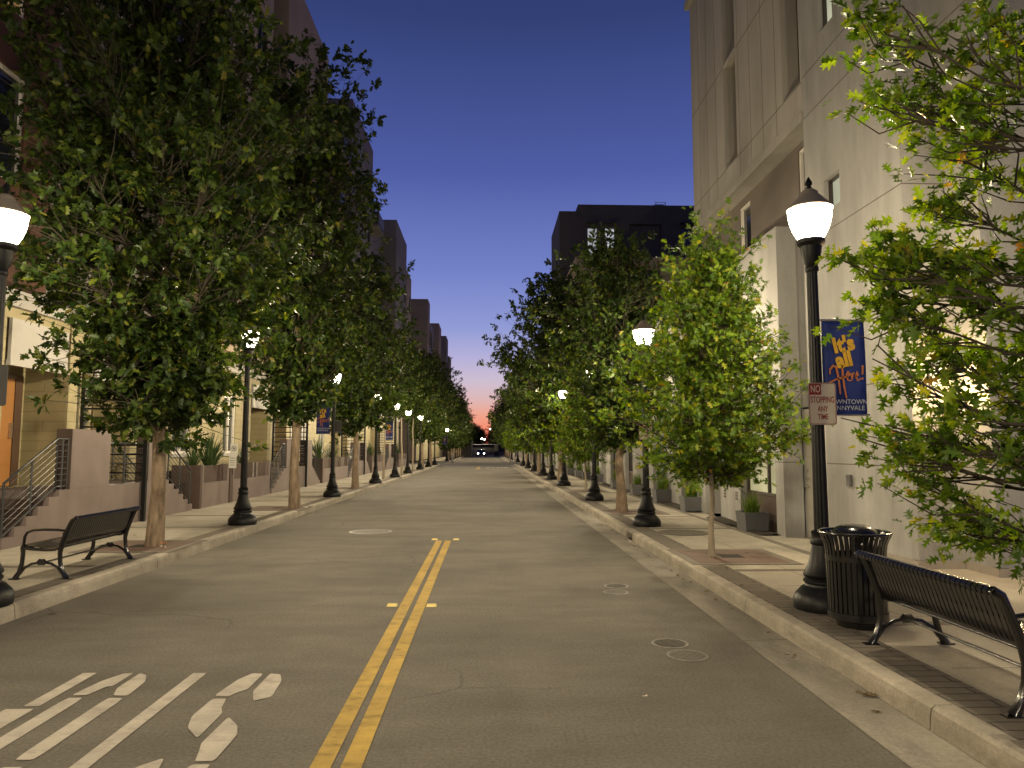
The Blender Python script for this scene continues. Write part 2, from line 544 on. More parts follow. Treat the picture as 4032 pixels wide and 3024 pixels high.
def tag(o, label, cat, group=None):
    o["label"] = label
    o["category"] = cat
    if group:
        o["group"] = group
    return o

def structure(o):
    o["kind"] = "structure"
    return o

def thing(name, label, cat, loc=(0, 0, 0), rz=0.0, group=None, sc=1.0):
    o = bpy.data.objects.new(name, None)
    o.empty_display_size = 0.1
    COL.objects.link(o)
    o.location = loc
    o.rotation_euler = (0, 0, rz)
    o.scale = (sc, sc, sc)
    return tag(o, label, cat, group)

KIDS = {}
def kids(o):
    return [c for c in o.children]

def dup(root, loc, rz=0.0, label=None, sc=None, group=None):
    def rec(o, parent):
        c = o.copy()
        COL.objects.link(c)
        if parent is not None:
            c.parent = parent
        for ch in kids(o):
            rec(ch, c)
        return c
    r = rec(root, None)
    r.location = loc
    r.rotation_euler = (0, 0, rz)
    if sc:
        r.scale = (sc, sc, sc) if isinstance(sc, (int, float)) else sc
    if label:
        r["label"] = label
    if group:
        r["group"] = group
    return r

def np_mesh(name, verts, tmpl_faces, nv, count, material, smooth=False):
    """count copies of one template laid end to end in verts"""
    me = bpy.data.meshes.new(name)
    sizes = np.array([len(f) for f in tmpl_faces])
    flat = np.concatenate([np.array(f) for f in tmpl_faces])
    loops = (flat[None, :] + (np.arange(count) * nv)[:, None]).ravel()
    tot = np.tile(sizes, count)
    starts = np.concatenate([[0], np.cumsum(tot)[:-1]])
    me.vertices.add(len(verts))
    me.vertices.foreach_set("co", np.ascontiguousarray(verts, dtype=np.float32).ravel())
    me.loops.add(len(loops))
    me.loops.foreach_set("vertex_index", loops.astype(np.int32))
    me.polygons.add(len(tot))
    me.polygons.foreach_set("loop_start", starts.astype(np.int32))
    me.polygons.foreach_set("loop_total", tot.astype(np.int32))
    me.materials.append(material)
    me.update(calc_edges=True)
    me.validate()
    return me

def text_polys(body, size, squeeze=1.0, shear=0.0, bold=0.0):
    """flat letters as (verts, faces) centred on the origin, from the built-in font"""
    cu = bpy.data.curves.new("lettering", "FONT")
    cu.body = body
    cu.size = size
    cu.shear = shear
    cu.offset = bold
    cu.align_x = "CENTER"
    cu.align_y = "CENTER"
    cu.resolution_u = 3
    ob = bpy.data.objects.new("lettering", cu)
    COL.objects.link(ob)
    dg = bpy.context.evaluated_depsgraph_get()
    me = ob.evaluated_get(dg).to_mesh()
    vs = [(v.co.x * squeeze, v.co.y) for v in me.vertices]
    fs = [tuple(p.vertices) for p in me.polygons]
    ob.evaluated_get(dg).to_mesh_clear()
    bpy.data.objects.remove(ob)
    bpy.data.curves.remove(cu)
    return vs, fs

SW = 0.15      # sidewalk height above the road
KL, KR = -4.57, 2.58     # faces of the two kerbs
XS0, XS1 = 71.5, 86.5    # cross street

# ------------------------------------------------------------------ ground, road, kerbs, sidewalks
def build_ground():
    structure(MB().quad((-3000, -3000, -0.06), (3000, -3000, -0.06), (3000, 3000, -0.06), (-3000, 3000, -0.06)).build("ground", M["ground"]))
    b = MB()
    b.quad((KL, -14, 0), (2.222, -14, 0), (2.222, 152, 0), (KL, 152, 0))
    structure(b.build("road", M["asphalt"]))
    b = MB()
    b.quad((-80, XS0, -0.004), (80, XS0, -0.004), (80, XS1, -0.004), (-80, XS1, -0.004))
    b.quad((-80, 152, -0.004), (80, 152, -0.004), (80, 163, -0.004), (-80, 163, -0.004))
    structure(b.build("cross_street", M["asphalt"]))
    # gutter pan with joints, right side
    b = MB()
    for (ya, yb) in ((-14, XS0), (XS1, 152)):
        b.cur = 0
        b.quad((2.2, ya, 0.004), (KR + 0.01, ya, 0.012), (KR + 0.01, yb, 0.012), (2.2, yb, 0.004))
    b.cur = 1
    y = -12.0
    while y < 70:
        b.quad((2.2, y, 0.008), (KR, y, 0.0165), (KR, y + 0.012, 0.0165), (2.2, y + 0.012, 0.008))
        y += 3.05
    structure(b.build("gutter", [M["gutter"], M["joint"]]))
    # kerbs: a row of cast lengths with open joints, each end butted
    for side, name in ((-1, "kerb"), (1, "kerb")):
        b = MB()
        x = KL if side < 0 else KR
        dx = 0.15 * side
        for (ya, yb) in ((-14, XS0), (XS1, 152)):
            y = ya
            while y < yb - 0.01:
                y2 = min(y + 3.05, yb)
                # face leans back a little, front edge rounded
                pts = [(0, -0.05), (0.012 * side, 0.10), (0.02 * side, 0.135), (0.045 * side, SW + 0.004), (dx, SW + 0.006), (dx, -0.05)]
                if side > 0 and y < 13.3 < y2:
                    spans = [(y, 13.05), (13.6, y2)]
                else:
                    spans = [(y, y2)]
                for (a_, c_) in spans:
                    b.prism([(x + p[0], p[1]) for p in pts], a_ + 0.006, c_ - 0.006, lambda px, pz, yy: (px, yy, pz))
                y = y2
        structure(b.build(name, M["kerb"]))
    # sidewalks
    b = MB()
    for (ya, yb) in ((-14, XS0), (XS1, 152)):
        b.box(KR + 0.15, 5.9 if ya > 0 else 14.0, ya, yb, -0.05, SW)
        b.box(-7.9 if ya > 0 else -9.5, KL - 0.15, ya, yb, -0.05, SW)
    structure(b.build("sidewalk", M["sidewalk"]))
    # scored joints and dark bands
    b = MB()
    z = SW + 0.004
    for (ya, yb) in ((-14, XS0), (XS1, 150)):
        b.box(4.55, 4.68, ya, yb, SW, z)
        b.box(-7.02, -6.9, ya, yb, SW, z) if False else None
    for y in (-0.4, 6.2, 8.95, 13.6, 16.0, 20.5, 24.8, 29.0, 31.2, 34.9, 40.3):
        b.box(KR + 0.5, 4.55, y, y + 0.12, SW, z)
        b.box(-7.15, KL - 0.45, y + 0.6, y + 0.72, SW, z)
    structure(b.build("sidewalk_bands", M["band"]))
    b = MB()
    z = SW + 0.002
    for y in np.arange(-13.0, 70.0, 1.5):
        b.quad((KR + 0.6, y, z), (4.55, y, z), (4.55, y + 0.01, z), (KR + 0.6, y + 0.01, z))
        b.quad((-7.15, y, z), (KL - 0.45, y, z), (KL - 0.45, y + 0.01, z), (-7.15, y + 0.01, z))
    b.quad((3.72, -13, z + 0.001), (3.73, -13, z + 0.001), (3.73, 70, z + 0.001), (3.72, 70, z + 0.001))
    structure(b.build("sidewalk_joints", M["joint"]))
    b = MB()
    z = SW + 0.005
    for (ya, yb) in ((-14, XS0), (XS1, 150)):
        b.quad((KR + 0.155, ya, z), (KR + 0.48, ya, z), (KR + 0.48, yb, z), (KR + 0.155, yb, z))
        b.quad((KL - 0.40, ya, z), (KL - 0.155, ya, z), (KL - 0.155, yb, z), (KL - 0.40, yb, z))
    structure(b.build("brick_band", M["paver"]))
    # planting bed against the storefronts
    b = MB()
    for (ya, yb) in ((12.5, 15.65), (17.0, 23.3), (24.7, 31.0), (32.4, 38.7), (40, 70)):
        ys = np.linspace(ya, yb, max(3, int((yb - ya) / 0.25)))
        rows = [4.69, 4.82, 4.95, 5.07]
        vs = [(x, y, SW + 0.012 + random.random() * 0.035) for y in ys for x in rows]
        fs = [(i * 4 + k, i * 4 + k + 1, i * 4 + k + 5, i * 4 + k + 4) for i in range(len(ys) - 1) for k in range(3)]
        b.add(vs, fs)
    structure(b.build("planting_bed", M["mulch"]))
    # double yellow centre line, worn at the far end
    b = MB()
    for (ya, yb) in ((-6.0, 13.24), (58.0, 66.0)):
        for x in (-0.865, -0.705):
            xa = x - 0.105 / 2
            b.quad((xa, ya, 0.004), (xa + 0.11, ya, 0.004), (xa + 0.11, yb, 0.004), (xa, yb, 0.004))
    structure(b.build("centre_line", M["yellow"]))
    # STOP lettering, stencilled to be read by traffic that comes towards the camera
    z = 0.0045
    S = [[(-1.82, 5.07), (-1.78, 5.41), (-1.72, 5.55), (-1.64, 5.54), (-1.64, 5.2), (-1.69, 5.13), (-1.72, 5.05)],
         [(-1.59, 5.28), (-1.59, 5.54), (-1.51, 5.52), (-1.46, 5.37), (-1.43, 5.04), (-1.53, 4.96), (-1.59, 5.15)],
         [(-1.81, 5.01), (-1.72, 5.01), (-1.69, 4.84), (-1.65, 4.74), (-1.65, 4.35), (-1.77, 4.51), (-1.82, 4.7)],
         [(-1.59, 4.68), (-1.49, 4.54), (-1.44, 4.4), (-1.44, 4.04), (-1.54, 4.04), (-1.57, 4.17), (-1.60, 4.28)],
         [(-1.54, 4.0), (-1.44, 4.0), (-1.47, 3.7), (-1.53, 3.52), (-1.60, 3.50), (-1.60, 3.8), (-1.56, 3.88)],
         [(-1.82, 3.98), (-1.72, 4.09), (-1.67, 3.86), (-1.66, 3.5), (-1.74, 3.55), (-1.80, 3.75)]]
    T = [[(-2.16, 5.57), (-2.06, 5.57), (-2.06, 3.80), (-2.16, 3.80)], [(-2.30, 3.76), (-1.92, 3.76), (-1.92, 3.50), (-2.30, 3.50)]]
    O = [[(-2.55, 5.58), (-2.48, 5.53), (-2.42, 5.38), (-2.40, 5.09), (-2.50, 5.10), (-2.55, 5.25)],
         [(-2.60, 5.59), (-2.67, 5.57), (-2.74, 5.40), (-2.78, 5.11), (-2.68, 5.11), (-2.64, 5.28), (-2.60, 5.30)],
         [(-2.51, 5.05), (-2.40, 5.04), (-2.40, 4.09), (-2.51, 4.09)], [(-2.78, 5.06), (-2.67, 5.06), (-2.67, 4.05), (-2.78, 4.05)],
         [(-2.51, 4.0), (-2.40, 4.0), (-2.43, 3.7), (-2.49, 3.54), (-2.57, 3.5), (-2.57, 3.78), (-2.53, 3.85)],
         [(-2.78, 4.0), (-2.67, 4.0), (-2.65, 3.85), (-2.61, 3.78), (-2.61, 3.5), (-2.69, 3.54), (-2.75, 3.7)]]
    Pp = [[(-2.97, 5.60), (-2.87, 5.60), (-2.87, 4.91), (-2.97, 4.91)], [(-3.05, 4.86), (-2.87, 4.86), (-2.87, 3.5), (-2.97, 3.5), (-2.97, 4.55), (-3.05, 4.55)],
          [(-3.09, 4.86), (-3.18, 4.80), (-3.25, 4.62), (-3.27, 4.3), (-3.17, 4.3), (-3.14, 4.48), (-3.09, 4.55)],
          [(-3.27, 4.25), (-3.17, 4.25), (-3.15, 3.85), (-3.05, 3.78), (-3.05, 3.5), (-3.2, 3.6), (-3.26, 3.85)]]
    b = MB()
    def soft(pl, r=0.09):
        for _ in range(2):
            q = []
            for i in range(len(pl)):
                (ax, ay), (bx, by) = pl[i], pl[(i + 1) % len(pl)]
                q += [(ax + (bx - ax) * r, ay + (by - ay) * r), (bx - (bx - ax) * r, by - (by - ay) * r)]
            pl = q
        return pl
    for pl in S + O + Pp[2:]:
        b.poly([(x, y, z) for x, y in soft(pl)])
    for pl in T + Pp[:2]:
        b.poly([(x, y, z) for x, y in soft(pl, 0.03)])
    # the same word further on in the other lane, upright for the camera
    vs, fs = text_polys("STOP", 1.0, 0.62, 0, 0.03)
    b.add([(x * 1.35 + 0.85, 62.5 + y * 3.4, z) for x, y in vs], fs)
    structure(b.build("stop_lettering", M["white_paint"]))
    b = MB()
    for y in (68.6, 70.0, 87.8, 89.2):
        b.quad((KL + 0.3, y, 0.005), (2.1, y, 0.005), (2.1, y + 0.3, 0.005), (KL + 0.3, y + 0.3, 0.005))
    structure(b.build("crosswalk_lines", M["white_paint"]))
    # storm drain mouth under the kerb
    d = thing("storm_drain", "dark storm drain mouth cut through the kerb beside the lamp post", "storm drain", (0, 0, 0))
    b = MB()
    b.box(KR + 0.02, KR + 0.15, 13.05, 13.6, SW - 0.03, SW + 0.008)
    b.build("lintel", M["kerb"], d)
    b = MB()
    b.box(KR + 0.13, KR + 0.15, 13.05, 13.6, 0.0, SW - 0.032)
    b.quad((KR + 0.0, 13.05, 0.014), (KR + 0.13, 13.05, 0.014), (KR + 0.13, 13.6, 0.014), (KR, 13.6, 0.014))
    b.build("opening", M["hole"], d)  # near-black sheets paint in the shade of the drain's depth
build_ground()

# ------------------------------------------------------------------ small road furniture
def manhole(x, y, r, z, m, label, cat="manhole cover", group=None):
    t = thing("manhole_cover", label, cat, (x, y, z), random.random() * 3, group)
    b = MB()
    n = 28
    b.lathe([(r, 0.0), (r, 0.006), (r * 0.9, 0.007), (r * 0.9, 0.004)], n, caps=False)
    b.build("rim", m[0], t)
    b = MB()
    b.lathe([(r * 0.9, 0.0), (r * 0.9, 0.0045), (0.001, 0.0055)], n, caps=False)
    for k in range(-3, 4):
        w = math.sqrt(max(0.0, (r * 0.8) ** 2 - (k * r * 0.22) ** 2))
        b.box(-w, w, k * r * 0.22 - r * 0.03, k * r * 0.22 + r * 0.03, 0.004, 0.0095)
    b.build("lid", m[1], t)
    return t
IR = (M["iron_worn"], M["iron"])
manhole(-2.32, 14.7, 0.42, 0.0, (M["iron_worn"], M["lid"]), "round pale rimmed manhole cover in the lane beyond the yellow line's end")
UG = "small utility lids in the right lane"
manhole(1.55, 8.83, 0.145, 0.0, (M["iron_worn"], M["iron"]), "small round utility lid, further of the far pair in the lane", "utility lid", UG)
manhole(1.48, 8.47, 0.145, 0.0, (M["iron_worn"], M["lid"]), "small round pale utility lid, nearer of the far pair in the lane", "utility lid", UG)
manhole(1.55, 6.26, 0.155, 0.0, (M["iron_worn"], M["iron"]), "small round dark utility lid, further of the near pair in the lane", "utility lid", UG)
manhole(1.60, 5.90, 0.165, 0.0, (M["iron_worn"], M["lid"]), "small round utility lid closest to the camera in the lane", "utility lid", UG)
manhole(3.50, 13.0, 0.45, SW + 0.002, (M["iron"], M["band"]), "large dark round cover set in the sidewalk behind the young oak", "utility cover")
for (x, y, lb) in ((-1.0, 7.85, "raised yellow road reflector left of the double line, nearer pair"), (-0.585, 7.82, "raised yellow road reflector right of the double line, nearer pair"),
                   (-0.955, 13.4, "raised pale road reflector left of the double line's far end"), (-0.565, 13.38, "raised pale road reflector right of the double line's far end")):
    b = MB()
    b.add([(-.055, -.05, 0), (.055, -.05, 0), (.055, .05, 0), (-.055, .05, 0), (-.045, -.025, .02), (.045, -.025, .02), (.045, .025, .02), (-.045, .025, .02)],
          [(3, 2, 1, 0), (4, 5, 6, 7), (0, 1, 5, 4), (1, 2, 6, 5), (2, 3, 7, 6), (3, 0, 4, 7)])
    o = b.build("road_reflector", M["reflector"])
    o.location = (x, y, 0)
    tag(o, lb, "road reflector", "reflectors along the centre line")

# ------------------------------------------------------------------ street lamps
def make_lamp():
    t = thing("street_lamp", "x", "street lamp", (0, 0, 0), 0, "black street lamps along the kerbs")
    b = MB()
    b.lathe([(.255, 0), (.262, .02), (.262, .095), (.25, .115), (.245, .13), (.225, .15), (.19, .19), (.165, .205), (.158, .225), (.172, .24), (.172, .255), (.15, .275),
             (.168, .292), (.172, .305), (.155, .33), (.125, .40), (.105, .47), (.093, .53), (.088, .56)], 16)
    b.build("base", M["black_metal"], t, smooth=True)
    b = MB()
    b.lathe([(.088, .56), (.098, .57), (.102, .585), (.094, .60), (.088, .61), (.088, .66), (.094, .67), (.08, .685), (.062, .69)], 20)
    b.build("collar", M["black_metal"], t, smooth=True)
    b = MB()
    b.lathe([(.060, .685), (.058, 1.0), (.045, 3.05)], 48, 0.055, 12)
    b.build("pole", M["black_metal"], t, smooth=True)
    b = MB()
    b.lathe([(.05, 3.03), (.06, 3.045), (.06, 3.075), (.052, 3.09), (.066, 3.12), (.088, 3.20), (.096, 3.27), (.112, 3.285), (.125, 3.30), (.125, 3.335), (.11, 3.34)], 20)
    b.build("lantern_cup", M["black_metal"], t, smooth=True)
    b = MB()
    b.lathe([(.108, 3.342), (.13, 3.37), (.160, 3.43), (.180, 3.49), (.192, 3.55), (.197, 3.62)], 24, caps=False)
    b.build("globe", M["globe"], t, smooth=True)
    b = MB()
    b.lathe([(.197, 3.62), (.206, 3.625), (.206, 3.64), (.185, 3.66), (.145, 3.70), (.105, 3.745), (.085, 3.76), (.075, 3.79), (.05, 3.81), (.03, 3.815)], 24)
    b.build("cap", M["cap"], t, smooth=True)
    b = MB()
    b.lathe([(.022, 3.812), (.03, 3.83), (.018, 3.845), (.034, 3.865), (.03, 3.885), (.008, 3.93), (.001, 3.94)], 12)
    b.build("finial", M["black_metal"], t, smooth=True)
    ld = bpy.data.lights.new("lamp_bulb", "POINT")
    ld.energy = LAMP_W
    ld.color = LAMP_COL
    ld.shadow_soft_size = 0.13
    lo = bpy.data.objects.new("lamp_bulb", ld)
    COL.objects.link(lo)
    lo.parent = t
    lo.location = (0, 0, 3.50)
    return t

LX, RX = -4.9, 3.1
left_lamps = [(7.25, "black street lamp cut by the picture's edge beside the bench back"),
              (14.7, "black street lamp shining through leaves, first beyond the bench"),
              (23.0, "black street lamp carrying the readable blue banner by the stoops"),
              (31.8, "black street lamp hidden by leaves, next beyond the bannered stoop lamp"),
              (38.4, "black street lamp with half hidden blue banner on the stoop sidewalk"),
              (44.5, "black street lamp glowing clear beside a forked pale trunk"),
              (52.5, "black street lamp glowing clear just past the forked pale trunk"),
              (60.0, "black street lamp, last but one before the crossing, stoop sidewalk"),
              (67.0, "black street lamp at the corner of the crossing, stoop sidewalk")]
right_lamps = [(6.84, "tall black street lamp beside the trash can, NO STOPPING sign on it"),
               (14.18, "black street lamp with bright clear lantern behind the young oak"),
               (21.1, "black street lamp with blue banner beyond the clear bright lantern"),
               (29.5, "black street lamp, next beyond the bannered one on planter sidewalk"),
               (35.2, "black street lamp beside the thick brown trunk, planter sidewalk"),
               (40.5, "black street lamp just beyond the thick brown trunk, planter sidewalk"),
               (48.0, "black street lamp, third before the crossing, planter sidewalk"),
               (55.5, "black street lamp, last but one before the crossing, planter sidewalk"),
               (63.0, "black street lamp, last before the crossing, planter sidewalk")]
LAMP0 = make_lamp()
first = True
def put_lamp(x, y, label):
    global first
    if first:
        first = False
        LAMP0.location = (x, y, SW)
        LAMP0["label"] = label
        return LAMP0
    return dup(LAMP0, (x, y, SW), random.random() * 0.2, label)
for y, lb in left_lamps:
    put_lamp(LX + 0.05, y, lb).scale = (1.05, 1.05, 1.06)
for y, lb in right_lamps:
    put_lamp(RX + (0.06 if y < 7 else 0), y, lb)
for i, y in enumerate((88.0, 95.0, 102.5, 110.5, 118.5, 127.0)):
    put_lamp(LX, y, "tiny distant street lamp in the line beyond the crossing, stoop side")
for i, y in enumerate((80.5, 93.0, 101.0, 109.5, 118.0, 128.0)):
    put_lamp(RX + 0.25, y, "black street lamp standing at the crossing beside a white post" if i == 0 else "tiny distant street lamp in the line beyond the crossing, planter side")
# the street goes on behind the photographer
put_lamp(LX, -0.6, "black street lamp behind the photographer on the stoop sidewalk")
put_lamp(RX + 0.05, -3.2, "black street lamp behind the photographer on the bench sidewalk")
put_lamp(LX, -8.2, "black street lamp far behind the photographer, stoop sidewalk")
put_lamp(RX + 0.05, -8.6, "black street lamp far behind the photographer, bench sidewalk")

# ------------------------------------------------------------------ banners and signs
def make_banner(x, y, side, label, h0=1.98, h1=2.98):
    """cloth banner on two rods beside a pole at x"""
    t = thing("street_banner", label, "banner", (x, y, 0), 0, "blue street banners on lamp posts")
    xa, xb = (0.075, 0.49) if side > 0 else (-0.49, -0.075)
    b = MB()
    nx, nz = 6, 12
    vs = []
    for j in range(nz + 1):
        for i in range(nx + 1):
            u, v = i / nx, j / nz
            vs.append((xa + (xb - xa) * u, 0.012 * math.sin(u * 3.0 + v * 2.2) * math.sin(v * PI), h0 + (h1 - h0) * v))
    fs = [(j * (nx + 1) + i, j * (nx + 1) + i + 1, (j + 1) * (nx + 1) + i + 1, (j + 1) * (nx + 1) + i) for j in range(nz) for i in range(nx)]
    b.add(vs, fs)
    cloth = b.build("cloth", M["banner_blue"], t, smooth=True)
    so = cloth.modifiers.new("thick", "SOLIDIFY")
    so.thickness = 0.004
    b = MB()
    for z in (h0 + 0.01, h1 - 0.01):
        b.tube([(0.0, 0, z), (xb + 0.02 * side if side > 0 else xa - 0.02, 0, z)], 0.011, 8)
    b.build("rod", M["steel"], t)
    cx, w = (xa + xb) / 2, abs(xb - xa)
    yy = -0.022
    def put(name, items, m):
        bb = MB()
        for (vs_, fs_, ox, oz, rot) in items:
            c_, s_ = math.cos(rot), math.sin(rot)
            bb.add([(cx + ox + px * c_ - pz * s_, yy, (h0 + h1) / 2 + oz + px * s_ + pz * c_) for px, pz in vs_], fs_)
        return bb.build(name, m, cloth)
    a1 = text_polys("It's", 0.20, 0.92, 0, 0.010)
    a2 = text_polys("all", 0.20, 0.92, 0, 0.010)
    put("gold_lettering", [(*a1, -0.01, 0.22, 0.20), (*a2, -0.01, 0.07, 0.20)], M["banner_gold"])
    # brushed "Here!" written as strokes
    bb = MB()
    def stroke(pts, r):
        n = len(pts)
        L_, R_ = [], []
        for i, (px, pz) in enumerate(pts):
            ax, az = pts[max(i - 1, 0)]
            bx, bz = pts[min(i + 1, n - 1)]
            dx, dz = bx - ax, bz - az
            l = math.hypot(dx, dz) or 1
            rr = r * (0.55 + 0.45 * math.sin(PI * (i + 0.6) / n))
            L_.append((cx + px - dz / l * rr, yy, (h0 + h1) / 2 + pz + dx / l * rr))
            R_.append((cx + px + dz / l * rr, yy, (h0 + h1) / 2 + pz - dx / l * rr))
        for i in range(n - 1):
            bb.quad(L_[i], R_[i], R_[i + 1], L_[i + 1])
    stroke([(-.155, -.07), (-.15, -.02), (-.12, 0.015), (-.09, 0.0), (-.075, -.08), (-.065, -.17), (-.06, -.26)], .011)
    stroke([(-.03, 0.02), (-.028, -.08), (-.02, -.18), (0.0, -.30)], .010)
    stroke([(-.18, -.16), (-.10, -.12), (-.02, -.095), (.02, -.09), (.04, -.06), (.025, -.04), (.01, -.07), (.02, -.125), (.05, -.13)], .010)
    stroke([(.05, -.06), (.06, -.13), (.07, -.06), (.09, -.055)], .009)
    stroke([(.09, -.10), (.125, -.07), (.115, -.04), (.1, -.08), (.115, -.13), (.15, -.11)], .009)
    stroke([(.17, .02), (.165, -.07)], .011)
    stroke([(.162, -.10), (.165, -.118)], .010)
    bb.build("orange_script", M["banner_orange"], cloth)
    a3 = text_polys("DOWNTOWN", 0.062, 1.0, 0, 0.0)
    a4 = text_polys("SUNNYVALE", 0.062, 1.0, 0, 0.0)
    put("white_lettering", [(*a3, 0.0, -0.335, 0.0), (*a4, 0.0, -0.395, 0.0)], M["banner_white"])
    return t
make_banner(RX + .06, 6.84, 1, "blue banner beside the NO STOPPING sign, partly behind oak leaves", 1.96, 2.90)
make_banner(LX, 23.0, -1, "blue banner reading It's all Here, on the stoop side lamp", 2.1, 3.12)
make_banner(RX + .05, 21.1, 1, "blue banner half covered by leaves near the storefront planters", 2.0, 3.02)
make_banner(LX, 38.4, -1, "small distant blue banner beside a twin trunk, stoop side", 2.1, 3.12)
make_banner(LX, 88.0, -1, "tiny purple blue banner on the lamp beyond the crossing", 2.1, 3.12)

def rounded(w, h, r, n=5):
    pts = []
    for cx, cy, a0 in ((w / 2 - r, h / 2 - r, 0), (-w / 2 + r, h / 2 - r, PI / 2), (-w / 2 + r, -h / 2 + r, PI), (w / 2 - r, -h / 2 + r, 1.5 * PI)):
        for k in range(n + 1):
            a = a0 + PI / 2 * k / n
            pts.append((cx + r * math.cos(a), cy + r * math.sin(a)))
    return pts

def no_stopping(x, y, z, label, rz=0.0):
    t = thing("parking_sign", label, "sign", (x, y, z), rz, "parking signs strapped to lamp posts")
    f = lambda px, pz, d: (px, d, pz)
    w, h = 0.265, 0.40
    b = MB()
    b.prism(rounded(w, h, 0.03), 0.0, 0.004, f)
    b.build("plate", M["sign_back"], t)
    b = MB()
    b.poly([(px, -0.0015, pz) for px, pz in rounded(w * 0.985, h * 0.985, 0.029)])
    b.build("face", M["sign_white"], t)
    b = MB()
    o_, i_ = rounded(w * 0.955, h * 0.965, 0.027), rounded(w * 0.915, h * 0.938, 0.022)
    n = len(o_)
    b.add([(p[0], -0.003, p[1]) for p in o_] + [(p[0], -0.003, p[1]) for p in i_], [(k, (k + 1) % n, n + (k + 1) % n, n + k) for k in range(n)])
    b.quad((-w * .455, -.003, h * .21), (-.01, -.003, h * .21), (-.01, -.003, h * .465), (-w * .455, -.003, h * .465))
    for txt, s, sq, oz, ox in (("STOPPING", 0.082, 0.60, 0.035, 0.0), ("ANY", 0.07, 0.68, -0.05, 0.0), ("TIME", 0.07, 0.68, -0.125, 0.0)):
        vs, fs = text_polys(txt, s, sq, 0, 0.0015)
        b.add([(px + ox, -0.003, pz + oz) for px, pz in vs], fs)
    b.build("red_lettering", M["sign_red"], t)
    b = MB()
    vs, fs = text_polys("NO", 0.095, 0.62, 0, 0.0015)
    b.add([(px - 0.065, -0.0045, pz + 0.136) for px, pz in vs], fs)
    b.build("white_lettering", M["sign_white"], t)
    b = MB()
    b.lathe([(.006, 0), (.006, .004), (.001, .005)], 10)
    for vz in (-0.175, 0.175):
        for v in range(len(b.v) // 1):
            pass
    bb = MB()
    for vz in (-0.178, 0.178):
        bb.box(-0.006, 0.006, -0.006, 0.03, vz - 0.006, vz + 0.006)
        bb.box(-0.02, 0.075, 0.006, 0.018, vz - 0.012, vz + 0.012)
    bb.build("bracket", M["steel"], t)
    return t
no_stopping(3.15, 6.70, 2.07, "white NO STOPPING ANY TIME sign on the lamp beside the trash can")
no_stopping(RX - .02, 14.05, 2.02, "white parking sign mostly hidden by leaves on the clear bright lamp")
no_stopping(LX + 0.12, 7.14, 2.26, "dark back of a sign strapped to the cut off lamp", PI)
no_stopping(LX + 0.15, 23.14, 2.35, "dark back of a sign beside the readable blue banner", PI)

